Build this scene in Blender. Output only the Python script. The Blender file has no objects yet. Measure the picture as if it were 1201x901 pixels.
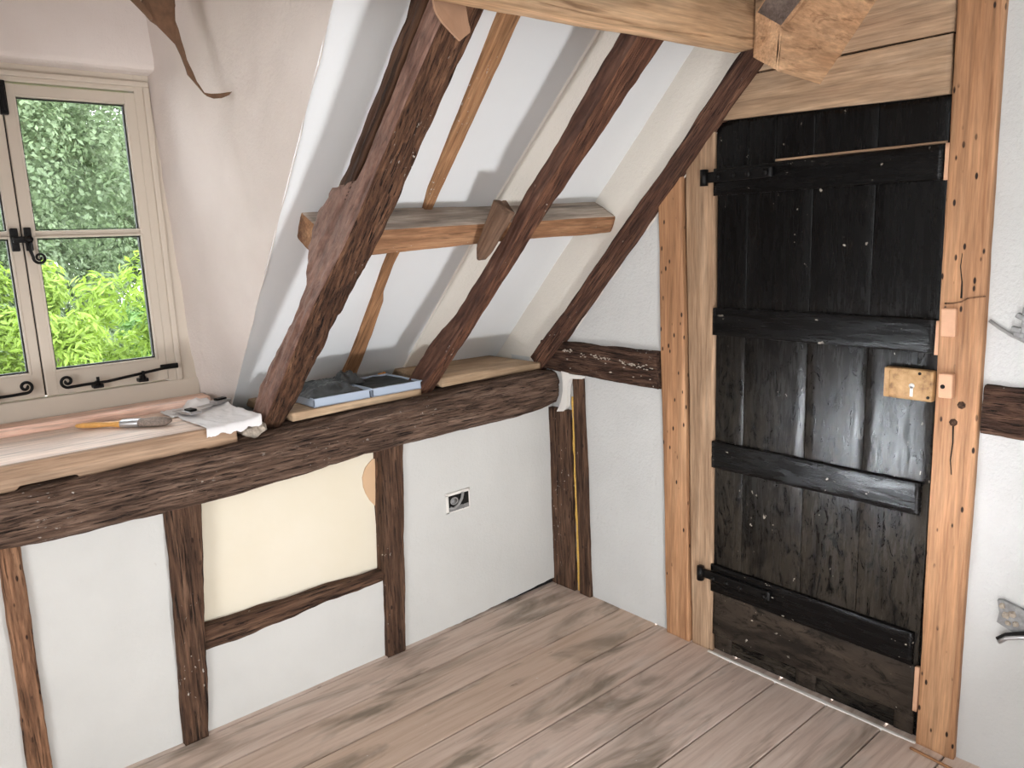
import bpy, bmesh, math, random
from mathutils import Vector, Matrix, noise

SC = bpy.context.scene
COL = SC.collection
RND = random.Random(7)

# ------------------------------------------------------------------ helpers
def lin(r, g, b):
    def f(c):
        c /= 255.0
        return c / 12.92 if c <= 0.04045 else ((c + 0.055) / 1.055) ** 2.4
    return (f(r), f(g), f(b), 1.0)

def tag(o, label=None, cat=None, group=None, kind=None):
    if label: o['label'] = label
    if cat: o['category'] = cat
    if group: o['group'] = group
    if kind: o['kind'] = kind
    return o

def empty(name, loc):
    o = bpy.data.objects.new(name, None)
    COL.objects.link(o)
    o.location = loc
    o.empty_display_size = 0.1
    bpy.context.view_layer.update()
    return o

def link(name, verts, faces, mat, parent=None, matrix=None, smooth=True, mats=None, fmat=None):
    me = bpy.data.meshes.new(name)
    me.from_pydata([tuple(v) for v in verts], [], faces)
    for m in (mats or [mat]):
        me.materials.append(m)
    if fmat:
        me.polygons.foreach_set('material_index', fmat)
    if smooth:
        me.polygons.foreach_set('use_smooth', [True] * len(me.polygons))
    me.update()
    o = bpy.data.objects.new(name, me)
    COL.objects.link(o)
    mw = matrix if matrix is not None else Matrix.Identity(4)
    if parent is not None:
        o.parent = parent
        o.matrix_parent_inverse = parent.matrix_basis.inverted() if parent.parent is None else (parent_world(parent)).inverted()
    o.matrix_basis = mw
    return o

def parent_world(o):
    m = o.matrix_basis.copy()
    while o.parent is not None:
        m = o.parent.matrix_basis @ o.matrix_parent_inverse @ m
        o = o.parent
    return m

def rebase(verts):
    """origin at the base centre; verts made relative to it"""
    xs = [v[0] for v in verts]; ys = [v[1] for v in verts]; zs = [v[2] for v in verts]
    c = Vector(((min(xs) + max(xs)) / 2, (min(ys) + max(ys)) / 2, min(zs)))
    return [Vector(v) - c for v in verts], Matrix.Translation(c)

def wmesh(name, verts, faces, mat, parent=None, smooth=False, **k):
    v, m = rebase(verts)
    return link(name, v, faces, mat, parent, m, smooth, **k)

def bm_out(name, bm, mat, parent=None, smooth=False, auto=None):
    bmesh.ops.recalc_face_normals(bm, faces=bm.faces[:])
    verts = [v.co.copy() for v in bm.verts]
    idx = {v: i for i, v in enumerate(bm.verts)}
    faces = [[idx[v] for v in f.verts] for f in bm.faces]
    bm.free()
    return wmesh(name, verts, faces, mat, parent, smooth)

def add_box(bm, x0, x1, y0, y1, z0, z1, bev=0.0, seg=2, rot=None):
    vs = [bm.verts.new((x, y, z)) for x in (x0, x1) for y in (y0, y1) for z in (z0, z1)]
    f = [(0, 1, 3, 2), (4, 6, 7, 5), (0, 4, 5, 1), (2, 3, 7, 6), (0, 2, 6, 4), (1, 5, 7, 3)]
    fs = [bm.faces.new([vs[i] for i in q]) for q in f]
    if bev > 0:
        es = list({e for q in fs for e in q.edges})
        r = bmesh.ops.bevel(bm, geom=es, offset=bev, segments=seg, affect='EDGES', profile=0.5)
        vs = list({v for v in r['verts']} | {v for v in vs if v.is_valid})
    if rot is not None:
        c = Vector(((x0 + x1) / 2, (y0 + y1) / 2, (z0 + z1) / 2))
        for v in vs:
            v.co = c + rot @ (v.co - c)

def box(name, x0, x1, y0, y1, z0, z1, mat, parent=None, bev=0.002, rot=None):
    bm = bmesh.new()
    add_box(bm, x0, x1, y0, y1, z0, z1, bev, 2, rot)
    return bm_out(name, bm, mat, parent)

def tube(name, pts, rad, mat, parent=None, n=8, flat=1.0):
    pts = [Vector(p) for p in pts]
    verts, faces = [], []
    N = len(pts)
    ref = Vector((0, 0, 1))
    t0 = (pts[1] - pts[0]).normalized()
    if abs(t0.dot(ref)) > 0.9: ref = Vector((1, 0, 0))
    u = t0.cross(ref).normalized()
    for i, p in enumerate(pts):
        t = (pts[min(i + 1, N - 1)] - pts[max(i - 1, 0)]).normalized()
        u = (u - t * u.dot(t)).normalized()
        w = t.cross(u)
        r = rad(i / (N - 1)) if callable(rad) else rad
        for k in range(n):
            a = 2 * math.pi * k / n
            verts.append(p + u * (math.cos(a) * r) + w * (math.sin(a) * r * flat))
    for i in range(N - 1):
        for k in range(n):
            a = i * n + k; b = i * n + (k + 1) % n
            faces.append((a, b, b + n, a + n))
    faces.append(tuple(range(n - 1, -1, -1)))
    faces.append(tuple(range((N - 1) * n, N * n)))
    return wmesh(name, verts, faces, mat, parent, True)

def disc_solid(name, c, axis, r, h, mat, parent=None, n=16):
    a = Vector(axis).normalized()
    return tube(name, [Vector(c), Vector(c) + a * h], r, mat, parent, n)

def interp(tab, s):
    if s <= tab[0][0]: return tab[0][1:]
    for i in range(len(tab) - 1):
        a, b = tab[i], tab[i + 1]
        if s <= b[0]:
            t = (s - a[0]) / max(1e-9, b[0] - a[0])
            return tuple(x + (y - x) * t for x, y in zip(a[1:], b[1:]))
    return tab[-1][1:]

def timber(name, P0, P1, U, prof, mat, parent=None, seed=0.0, rough=0.004, wav=0.004, rad=0.008,
           step=0.015, nside=6, fine=60.0, mats=None, pick=None, crack=0.0):
    """hewn timber: local X runs along the piece, local Y = width direction U, local Z = depth.
    prof: list of (s, y0, y1, z0, z1) along the length in metres."""
    P0 = Vector(P0); P1 = Vector(P1)
    L = (P1 - P0).length
    a = (P1 - P0).normalized()
    U = Vector(U); U = (U - a * U.dot(a)).normalized()
    V = a.cross(U)
    M = Matrix((( a.x, U.x, V.x, P0.x), (a.y, U.y, V.y, P0.y), (a.z, U.z, V.z, P0.z), (0, 0, 0, 1)))
    n = max(2, int(L / step) + 1)
    verts, faces, fm = [], [], []
    # unit ring of a rounded rectangle
    def ring(y0, y1, z0, z1):
        r = min(rad, 0.45 * abs(y1 - y0), 0.45 * abs(z1 - z0))
        pts = []
        cs = [((y1 - r, z0 + r), -90), ((y1 - r, z1 - r), 0), ((y0 + r, z1 - r), 90), ((y0 + r, z0 + r), 180)]
        for ci in range(4):
            (cy, cz), a0 = cs[ci]
            for k in range(3):
                an = math.radians(a0 + 45 * k)
                pts.append((cy + r * math.cos(an), cz + r * math.sin(an), math.cos(an), math.sin(an)))
            (ny, nz), b0 = cs[(ci + 1) % 4]
            e = pts[-1]; an = math.radians(b0)
            sx, sy = ny + r * math.cos(an), nz + r * math.sin(an)
            for k in range(1, nside):
                t = k / nside
                pts.append((e[0] + (sx - e[0]) * t, e[1] + (sy - e[1]) * t, e[2], e[3]))
        return pts
    m = None
    for i in range(n):
        s = L * i / (n - 1)
        y0, y1, z0, z1 = interp(prof, s)
        R = ring(y0, y1, z0, z1)
        m = len(R)
        for (y, z, ny, nz) in R:
            q = Vector((s * 2.2 + seed * 17.3, y * 9 + seed * 3.1, z * 9 - seed))
            d = wav * noise.noise(q)
            q2 = Vector((s * 7 + seed * 5.7, y * fine + seed, z * fine))
            d += rough * (noise.noise(q2) + 0.5 * noise.noise(q2 * 2.3))
            q3 = Vector((s * 30 + seed, y * 30, z * 30))
            d += 0.35 * rough * noise.noise(q3)
            if crack:
                c1 = abs(noise.noise(Vector((s * 1.7 + seed * 2.1, y * 24 + seed, z * 24 + 4))))
                if c1 < 0.11: d -= crack * (1 - c1 / 0.11)
                c2 = abs(noise.noise(Vector((s * 3.1 + seed, y * 55 + seed * 3, z * 55))))
                if c2 < 0.10: d -= 0.5 * crack * (1 - c2 / 0.10)
            verts.append((s, y + ny * d, z + nz * d))
    for i in range(n - 1):
        for k in range(m):
            p = i * m + k; q = i * m + (k + 1) % m
            faces.append((p, q, q + m, p + m))
            if pick: fm.append(pick(i / (n - 1) * L, k, m))
    c0 = len(verts)
    for end, base in ((0, 0), (1, (n - 1) * m)):
        ys = [verts[base + k] for k in range(m)]
        verts.append((ys[0][0], sum(v[1] for v in ys) / m, sum(v[2] for v in ys) / m))
        for k in range(m):
            kk = (k + 1) % m
            faces.append((base + kk, base + k, c0 + end) if end == 0 else (base + k, base + kk, c0 + end))
            if pick: fm.append(0)
    return link(name, verts, faces, mat, parent, M, True, mats=mats, fmat=fm if pick else None)

def board(name, P0, P1, U, y0, y1, z0, z1, mat, parent=None, seed=0.0, rough=0.0006, wav=0.0012, rad=0.002, **k):
    return timber(name, P0, P1, U, [(0, y0, y1, z0, z1)], mat, parent, seed, rough, wav, rad, **k)

# ------------------------------------------------------------------ materials
def new_mat(name):
    m = bpy.data.materials.new(name)
    m.use_nodes = True
    nt = m.node_tree
    nt.nodes.clear()
    out = nt.nodes.new('ShaderNodeOutputMaterial')
    b = nt.nodes.new('ShaderNodeBsdfPrincipled')
    nt.links.new(b.outputs[0], out.inputs[0])
    return m, nt, b, out

def N(nt, t, **k):
    n = nt.nodes.new(t)
    for a, v in k.items():
        if a.startswith('i_'):
            key = a[2:]
            n.inputs[int(key) if key.isdigit() else key].default_value = v
        else:
            setattr(n, a, v)
    return n

def ramp(nt, fac, stops, interp_='LINEAR'):
    r = nt.nodes.new('ShaderNodeValToRGB')
    r.color_ramp.interpolation = interp_
    e = r.color_ramp.elements
    while len(e) < len(stops): e.new(0.5)
    for i, (p, c) in enumerate(stops):
        e[i].position = p
        e[i].color = c if len(c) == 4 else (*c, 1)
    nt.links.new(fac, r.inputs[0])
    return r.outputs[0]

def mix(nt, fac, a, b, mode='MIX'):
    n = nt.nodes.new('ShaderNodeMix')
    n.data_type = 'RGBA'; n.blend_type = mode
    for sock, v in ((n.inputs[0], fac), (n.inputs[6], a), (n.inputs[7], b)):
        if hasattr(v, 'is_output'): nt.links.new(v, sock)
        else: sock.default_value = v
    return n.outputs[2]

def coords(nt, scale, rnd=True, shift=(0, 0, 0)):
    tc = nt.nodes.new('ShaderNodeTexCoord')
    src = tc.outputs['Object']
    if rnd:
        oi = nt.nodes.new('ShaderNodeObjectInfo')
        mu = N(nt, 'ShaderNodeMath', operation='MULTIPLY', i_1=37.0)
        nt.links.new(oi.outputs['Random'], mu.inputs[0])
        ad = N(nt, 'ShaderNodeVectorMath', operation='ADD')
        nt.links.new(src, ad.inputs[0]); nt.links.new(mu.outputs[0], ad.inputs[1])
        src = ad.outputs[0]
    mp = N(nt, 'ShaderNodeMapping')
    mp.inputs['Scale'].default_value = scale
    mp.inputs['Location'].default_value = shift
    nt.links.new(src, mp.inputs[0])
    return mp.outputs[0]

def noise_tex(nt, vec, scale=1.0, detail=5, rough=0.55, dist=0.0):
    n = N(nt, 'ShaderNodeTexNoise')
    n.inputs['Scale'].default_value = scale
    n.inputs['Detail'].default_value = detail
    n.inputs['Roughness'].default_value = rough
    n.inputs['Distortion'].default_value = dist
    nt.links.new(vec, n.inputs['Vector'])
    return n.outputs['Fac']

K0 = (0, 0, 0, 1); K1 = (1, 1, 1, 1)

def wood(name, dark, base, light, crack=0.5, bump=0.5, rough=0.75, stretch=14.0, fleck=0.0, blotch=None, holes=0.0,
         long=1.6, crackcol=None, bdist=0.006):
    m, nt, b, out = new_mat(name)
    v1 = coords(nt, (long, stretch, stretch))
    g = noise_tex(nt, v1, 1.0, 8, 0.62, 0.4)
    col = ramp(nt, g, [(0.28, dark), (0.5, base), (0.72, light)])
    v3 = coords(nt, (3, 5, 5), shift=(4, 1, 2))
    bl = noise_tex(nt, v3, 1.0, 4, 0.6)
    if blotch:
        f = ramp(nt, bl, [(0.48, K0), (0.66, K1)])
        col = mix(nt, f, col, blotch)
    v2 = coords(nt, (long * 1.6, stretch * 4.2, stretch * 4.2), shift=(9, 3, 5))
    c = noise_tex(nt, v2, 1.0, 5, 0.6, 0.6)
    cm = ramp(nt, c, [(0.36, K1), (0.44, K0)] if crack > 0.5 else [(0.34, K1), (0.42, K0)])
    cmx = N(nt, 'ShaderNodeMath', operation='MULTIPLY', i_1=crack)
    nt.links.new(cm, cmx.inputs[0])
    col = mix(nt, cmx.outputs[0], col, crackcol or tuple(x * 0.25 for x in dark[:3]) + (1,))
    fine = noise_tex(nt, coords(nt, (8, 150, 150)), 1.0, 3, 0.6)
    col = mix(nt, 0.55, col, ramp(nt, fine, [(0.3, (0.55, 0.55, 0.56, 1)), (0.7, (1.35, 1.35, 1.36, 1))]), 'MULTIPLY')
    mid = noise_tex(nt, coords(nt, (long * 2, stretch * 2.6, stretch * 2.6), shift=(6, 2, 8)), 1.0, 5, 0.65, 0.3)
    col = mix(nt, 0.6 if crack < 0.5 else 1.0, col, ramp(nt, mid, [(0.3, (0.55, 0.54, 0.54, 1)), (0.7, (1.38, 1.38, 1.38, 1))]), 'MULTIPLY')
    g = [g, mid]
    if holes > 0:
        hv = coords(nt, (18, 44, 44), shift=(2, 7, 1))
        vo = N(nt, 'ShaderNodeTexVoronoi')
        nt.links.new(hv, vo.inputs['Vector']); vo.inputs['Scale'].default_value = 1.0
        hm = ramp(nt, vo.outputs['Distance'], [(0.12, K1), (0.19, K0)])
        hn = ramp(nt, noise_tex(nt, coords(nt, (5, 8, 8), shift=(1, 8, 3)), 1.0, 2), [(0.44, K0), (0.50, K1)])
        hh = N(nt, 'ShaderNodeMath', operation='MULTIPLY'); nt.links.new(hm, hh.inputs[0]); nt.links.new(hn, hh.inputs[1])
        h2 = N(nt, 'ShaderNodeMath', operation='MULTIPLY', i_1=holes); nt.links.new(hh.outputs[0], h2.inputs[0])
        col = mix(nt, h2.outputs[0], col, lin(38, 22, 14))
    if fleck > 0:
        fv = coords(nt, (60, 95, 95), shift=(3, 1, 6))
        fn = noise_tex(nt, fv, 1.0, 3, 0.5)
        fl = noise_tex(nt, coords(nt, (4, 6, 6), shift=(8, 2, 2)), 1.0, 3, 0.6)
        fa = N(nt, 'ShaderNodeMath', operation='MULTIPLY'); nt.links.new(ramp(nt, fn, [(0.66, K0), (0.70, K1)]), fa.inputs[0]); nt.links.new(ramp(nt, fl, [(0.60 - 0.12 * fleck, K0), (0.68 - 0.12 * fleck, K1)]), fa.inputs[1])
        ff = fa.outputs[0]
        col = mix(nt, ff, col, lin(205, 196, 186))
    nt.links.new(col, b.inputs['Base Color'])
    b.inputs['Roughness'].default_value = rough
    b.inputs['Specular IOR Level'].default_value = 0.3
    ga = N(nt, 'ShaderNodeMath', operation='ADD'); nt.links.new(g[0], ga.inputs[0]); nt.links.new(g[1], ga.inputs[1])
    ad = N(nt, 'ShaderNodeMath', operation='ADD'); nt.links.new(ga.outputs[0], ad.inputs[0])
    inv = N(nt, 'ShaderNodeMath', operation='MULTIPLY', i_1=-0.9 * crack); nt.links.new(cm, inv.inputs[0])
    nt.links.new(inv.outputs[0], ad.inputs[1])
    bp = N(nt, 'ShaderNodeBump'); bp.inputs['Strength'].default_value = bump; bp.inputs['Distance'].default_value = bdist
    nt.links.new(ad.outputs[0], bp.inputs['Height']); nt.links.new(bp.outputs[0], b.inputs['Normal'])
    return m

def plaster(name, c1, c2, bump=0.5, grain=70.0, stroke=(18, 18, 5), rough=0.9, dirt=None, dist=0.004):
    m, nt, b, out = new_mat(name)
    lo = noise_tex(nt, coords(nt, (2.2, 2.2, 2.2), False), 1.0, 4, 0.6)
    col = ramp(nt, lo, [(0.35, c1), (0.65, c2)])
    if dirt:
        dn = noise_tex(nt, coords(nt, (26, 26, 26), False, (5, 2, 1)), 1.0, 3, 0.7)
        col = mix(nt, ramp(nt, dn, [(0.70, K0), (0.78, K1)]), col, dirt)
    nt.links.new(col, b.inputs['Base Color'])
    b.inputs['Roughness'].default_value = rough
    b.inputs['Specular IOR Level'].default_value = 0.2
    g = noise_tex(nt, coords(nt, (grain, grain, grain), False), 1.0, 4, 0.65)
    s = noise_tex(nt, coords(nt, stroke, False, (1, 4, 2)), 1.0, 5, 0.6, 0.5)
    ad = N(nt, 'ShaderNodeMath', operation='ADD'); nt.links.new(g, ad.inputs[0]); nt.links.new(s, ad.inputs[1])
    bp = N(nt, 'ShaderNodeBump'); bp.inputs['Strength'].default_value = bump; bp.inputs['Distance'].default_value = dist
    nt.links.new(ad.outputs[0], bp.inputs['Height']); nt.links.new(bp.outputs[0], b.inputs['Normal'])
    return m

def plain(name, c, rough=0.6, metal=0.0, bump=0.0, bs=80, spec=0.4, var=0.0):
    m, nt, b, out = new_mat(name)
    b.inputs['Roughness'].default_value = rough
    b.inputs['Metallic'].default_value = metal
    b.inputs['Specular IOR Level'].default_value = spec
    b.inputs['Base Color'].default_value = c
    if bump or var:
        n = noise_tex(nt, coords(nt, (bs, bs, bs)), 1.0, 4, 0.6)
        if var:
            k = 1 - var; j = 1 + var
            col = ramp(nt, n, [(0.3, (c[0] * k, c[1] * k, c[2] * k, 1)), (0.7, (min(1, c[0] * j), min(1, c[1] * j), min(1, c[2] * j), 1))])
            nt.links.new(col, b.inputs['Base Color'])
        if bump:
            bp = N(nt, 'ShaderNodeBump'); bp.inputs['Strength'].default_value = bump; bp.inputs['Distance'].default_value = 0.003
            nt.links.new(n, bp.inputs['Height']); nt.links.new(bp.outputs[0], b.inputs['Normal'])
    return m

W = {}
W['plate'] = wood('old_oak_wall_plate', lin(62, 46, 37), lin(114, 90, 75), lin(156, 130, 113), 0.95, 1.0, 0.8, 60, 0.25, long=4.5, bdist=0.010)
W['r_purple'] = wood('old_oak_purple', lin(88, 62, 52), lin(122, 92, 80), lin(148, 116, 102), 0.35, 0.6, 0.65, 22, 0.2, long=9)
W['r_rough'] = wood('old_oak_rough', lin(46, 27, 18), lin(100, 69, 50), lin(140, 103, 78), 1.0, 1.0, 0.85, 60, 0.15, long=10, bdist=0.014)
W['r_dark'] = wood('old_oak_dark', lin(40, 26, 18), lin(74, 50, 36), lin(104, 76, 56), 0.7, 0.8, 0.75, 14, 0)
W['r2'] = wood('old_oak_red', lin(60, 36, 26), lin(100, 66, 49), lin(132, 92, 68), 0.7, 0.9, 0.75, 44, 0.15, long=6, bdist=0.008)
W['r2face'] = wood('old_oak_red_smooth', lin(56, 35, 27), lin(86, 58, 46), lin(108, 78, 62), 0.4, 0.6, 0.65, 26, 0.1, long=7)
W['r3'] = wood('old_oak_brown', lin(50, 30, 22), lin(92, 62, 48), lin(124, 90, 70), 0.8, 0.9, 0.75, 48, 0.1, long=5)
W['stud'] = wood('old_oak_stud', lin(50, 33, 24), lin(90, 65, 49), lin(126, 97, 77), 0.9, 0.9, 0.8, 44, 0.3, holes=0.9, long=4)
W['studlight'] = wood('old_oak_stud_light', lin(92, 64, 46), lin(140, 102, 76), lin(166, 128, 98), 0.7, 0.8, 0.8, 38, 0.2, holes=1.0, long=4)
W['lath'] = wood('riven_oak', lin(128, 92, 64), lin(168, 124, 88), lin(192, 150, 112), 0.45, 0.6, 0.8, 26, 0.1, long=3)
W['purlin'] = wood('brown_oak_purlin', lin(120, 84, 58), lin(158, 116, 84), lin(184, 142, 106), 0.45, 0.5, 0.75, 24, 0.1, long=3)
W['greyoak'] = wood('grey_oak', lin(134, 120, 108), lin(170, 156, 143), lin(194, 182, 168), 0.5, 0.6, 0.8, 10, 0.1)
W['wedge'] = wood('wedge_oak', lin(86, 64, 50), lin(120, 94, 76), lin(142, 116, 96), 0.4, 0.5, 0.8, 10, 0)
W['newoak'] = wood('new_oak', lin(166, 130, 98), lin(196, 160, 124), lin(214, 182, 148), 0.62, 0.5, 0.65, 7, 0.0, blotch=lin(182, 144, 108), long=0.9, crackcol=lin(104, 68, 40))
W['newoak2'] = wood('new_oak_pink', lin(164, 124, 90), lin(192, 152, 116), lin(212, 176, 140), 0.42, 0.5, 0.65, 10, 0.0, long=2.0, crackcol=lin(96, 62, 40))
W['header'] = wood('oak_header', lin(148, 120, 96), lin(178, 150, 122), lin(198, 172, 146), 0.3, 0.4, 0.65, 14, 0.0, blotch=lin(164, 136, 108), crackcol=lin(90, 60, 40))
W['pine'] = wood('stripped_pine', lin(148, 106, 74), lin(178, 133, 97), lin(196, 154, 117), 0.3, 0.35, 0.6, 14, 0.0, holes=1.0, long=1.0, crackcol=lin(120, 66, 36))
W['jamb'] = wood('oak_jamb', lin(144, 114, 88), lin(172, 142, 114), lin(192, 164, 136), 0.35, 0.4, 0.65, 18, 0.0, crackcol=lin(96, 66, 44))
W['midplate'] = wood('old_oak_mid', lin(40, 26, 20), lin(82, 58, 45), lin(124, 96, 80), 0.95, 1.0, 0.85, 50, 0.45, long=7, bdist=0.012)
W['edging'] = wood('board_front_shaded', lin(132, 104, 82), lin(166, 136, 110), lin(186, 158, 132), 0.3, 0.4, 0.7, 16, 0, long=1.2)  # window board front: browner colour stands in for shade
W['sillboard'] = wood('board_top_daylit', lin(226, 200, 182), lin(240, 218, 202), lin(246, 228, 214), 0.12, 0.2, 0.6, 5, 0, long=0.7, crackcol=lin(150, 104, 72))  # window board top: paler colour stands in for daylight
W['oakboard'] = wood('oak_board', lin(150, 122, 94), lin(178, 150, 120), lin(196, 170, 140), 0.15, 0.25, 0.6, 6, 0)
W['batten'] = wood('pink_batten', lin(222, 180, 156), lin(238, 202, 182), lin(245, 216, 200), 0.12, 0.2, 0.6, 6, 0, crackcol=lin(170, 104, 76))
W['block'] = plain('bare_pine_block', lin(214, 168, 136), 0.6, 0, 0.1, 24, var=0.06)

P_WALL = plaster('limewash_white', lin(205, 204, 200), lin(212, 211, 207), 0.4, 75, (20, 20, 6), dirt=lin(196, 192, 186))
P_DOORWALL = plaster('limewash_white_stippled', lin(203, 203, 201), lin(210, 210, 208), 0.8, 95, (26, 26, 12))
P_CHEEK = plaster('limewash_pinkish', lin(212, 201, 194), lin(220, 210, 204), 0.55, 85, (36, 36, 7))
P_CEIL = plaster('smooth_ceiling_white', lin(229, 231, 232), lin(233, 235, 236), 0.12, 50, (6, 6, 6))
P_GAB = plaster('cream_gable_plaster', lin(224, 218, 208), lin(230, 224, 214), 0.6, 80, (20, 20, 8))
P_CREAM = plaster('cream_limewash', lin(232, 222, 200), lin(236, 227, 208), 0.15, 40, (5, 5, 5))
P_BARE = plaster('bare_tan_plaster', lin(214, 178, 142), lin(222, 188, 152), 0.2, 50, (8, 8, 8))
M_IRON = plain('black_iron', lin(22, 21, 21), 0.45, 0.6, 0.5, 90)
M_FRAME = plain('stone_paint', lin(198, 186, 171), 0.45, 0, 0.06, 60)
M_BLACKGAP = plain('black_gasket', lin(24, 22, 22), 0.6)
M_WHITE = plain('white_filler', lin(232, 228, 222), 0.9, 0, 0.6, 120)
M_FOAM = plain('yellow_foam', lin(206, 164, 84), 0.9, 0, 0.8, 160, var=0.2)
M_TAN = plain('tan_leather', lin(168, 132, 106), 0.7, 0, 0.2, 30, var=0.06)
M_BROWNSTRIP = plain('brown_dry_strip', lin(104, 76, 56), 0.7, 0, 0.5, 40, var=0.25)
M_STEEL = plain('steel', lin(190, 190, 192), 0.35, 0.8)
M_GALV = plain('galvanised', lin(150, 150, 150), 0.5, 0.6, 0.6, 60, var=0.3)
M_GREY = plain('grey_cable', lin(150, 148, 146), 0.6)
M_DARK = plain('dark_void', lin(20, 18, 16), 0.95, var=0.3)
M_PAPER = plain('white_paper', lin(238, 236, 236), 0.8, 0, 0.2, 60)
M_TRAY = plain('pale_blue_plastic', lin(178, 190, 206), 0.4)
M_TRAYDARK = plain('black_lining', lin(30, 34, 33), 0.6, 0, 0.3, 60)
M_FILM = plain('crumpled_grey_film', lin(70, 73, 74), 0.28, 0, 0.8, 40, var=0.4)
M_ORANGE = plain('orange_tape', lin(206, 138, 58), 0.6)
M_HANDLE = plain('varnished_orange_wood', lin(226, 170, 96), 0.35, 0, 0, 60, var=0.12)
M_BRISTLE = plain('grey_bristle', lin(150, 136, 126), 0.8, 0, 0.9, 200, var=0.3)
M_RUBBLE = plain('broken_plaster', lin(176, 164, 150), 0.9, 0, 1.0, 70, var=0.3)

def rust_mat():
    m, nt, b, out = new_mat('rusty_tan_lock')
    n = noise_tex(nt, coords(nt, (28, 28, 28)), 1.0, 5, 0.65)
    col = ramp(nt, n, [(0.3, lin(96, 66, 40)), (0.48, lin(166, 130, 86)), (0.7, lin(190, 156, 112))])
    nt.links.new(col, b.inputs['Base Color']); b.inputs['Roughness'].default_value = 0.65
    bp = N(nt, 'ShaderNodeBump'); bp.inputs['Strength'].default_value = 0.4; bp.inputs['Distance'].default_value = 0.002
    nt.links.new(n, bp.inputs['Height']); nt.links.new(bp.outputs[0], b.inputs['Normal'])
    return m
M_LOCK = rust_mat()

def door_mat(name, scuff, base=lin(13, 12, 12), worn=lin(70, 63, 55), r0=0.14, r1=0.38, chips=0.5, lower=False):
    m, nt, b, out = new_mat(name)
    v = coords(nt, (3, 9, 9))
    n = noise_tex(nt, v, 1.0, 6, 0.65, 0.6)
    f = ramp(nt, n, [(0.62 - 0.3 * scuff, K0), (0.80 - 0.22 * scuff, K1)])
    fm = N(nt, 'ShaderNodeMath', operation='MULTIPLY', i_1=0.25 + 0.75 * scuff); nt.links.new(f, fm.inputs[0])
    if lower:
        # hand and boot wear: heavier on the lower half of each plank
        tcx = N(nt, 'ShaderNodeTexCoord'); sp = N(nt, 'ShaderNodeSeparateXYZ'); nt.links.new(tcx.outputs['Object'], sp.inputs[0])
        mr = N(nt, 'ShaderNodeMapRange'); mr.inputs['From Min'].default_value = 1.15; mr.inputs['From Max'].default_value = 0.35
        mr.inputs['To Min'].default_value = 0.0; mr.inputs['To Max'].default_value = 1.0
        nt.links.new(sp.outputs[0], mr.inputs['Value'])
        wn = ramp(nt, n, [(0.34, (0.15, 0.15, 0.15, 1)), (0.52, K1)])
        lw = N(nt, 'ShaderNodeMath', operation='MULTIPLY'); nt.links.new(mr.outputs[0], lw.inputs[0]); nt.links.new(wn, lw.inputs[1])
        mxm = N(nt, 'ShaderNodeMath', operation='MAXIMUM'); nt.links.new(fm.outputs[0], mxm.inputs[0]); nt.links.new(lw.outputs[0], mxm.inputs[1])
        fm = mxm
    col = mix(nt, fm.outputs[0], base, worn)
    s = noise_tex(nt, coords(nt, (11, 30, 30), shift=(2, 2, 2)), 1.0, 6, 0.75, 1.2)
    col = mix(nt, ramp(nt, s, [(0.50, K0), (0.60, K1)]), col, tuple(x * 0.7 for x in base[:3]) + (1,))
    c = noise_tex(nt, coords(nt, (42, 60, 60), shift=(5, 9, 2)), 1.0, 3, 0.5)
    cl = noise_tex(nt, coords(nt, (6, 6, 6), shift=(1, 5, 2)), 1.0, 2, 0.5)
    cc = N(nt, 'ShaderNodeMath', operation='MULTIPLY')
    nt.links.new(ramp(nt, c, [(0.685, K0), (0.71, K1)]), cc.inputs[0])
    nt.links.new(ramp(nt, cl, [(0.58 - 0.1 * chips, K0), (0.66 - 0.1 * chips, K1)]), cc.inputs[1])
    col = mix(nt, cc.outputs[0], col, lin(168, 160, 148))
    nt.links.new(col, b.inputs['Base Color'])
    n2 = noise_tex(nt, coords(nt, (7, 60, 60), shift=(3, 3, 1)), 1.0, 4, 0.7)
    rr = ramp(nt, n2, [(0.3, (r0, r0, r0, 1)), (0.7, (r1, r1, r1, 1))])
    nt.links.new(rr, b.inputs['Roughness'])
    b.inputs['Specular IOR Level'].default_value = 0.17
    h = noise_tex(nt, coords(nt, (10, 80, 80)), 1.0, 5, 0.7)
    bp = N(nt, 'ShaderNodeBump'); bp.inputs['Strength'].default_value = 0.28; bp.inputs['Distance'].default_value = 0.0025
    nt.links.new(h, bp.inputs['Height']); nt.links.new(bp.outputs[0], b.inputs['Normal'])
    return m
D_PLANK = door_mat('black_door_gloss', 0.15, worn=lin(50, 45, 39), chips=0.2, lower=True)
D_LEDGE = door_mat('black_ledge_gloss', 0.12, worn=lin(50, 46, 42), chips=0.8)
D_WORN = door_mat('worn_black_board', 0.85, base=lin(36, 31, 27), worn=lin(74, 64, 55), r0=0.35, r1=0.6, chips=0.9)

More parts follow.
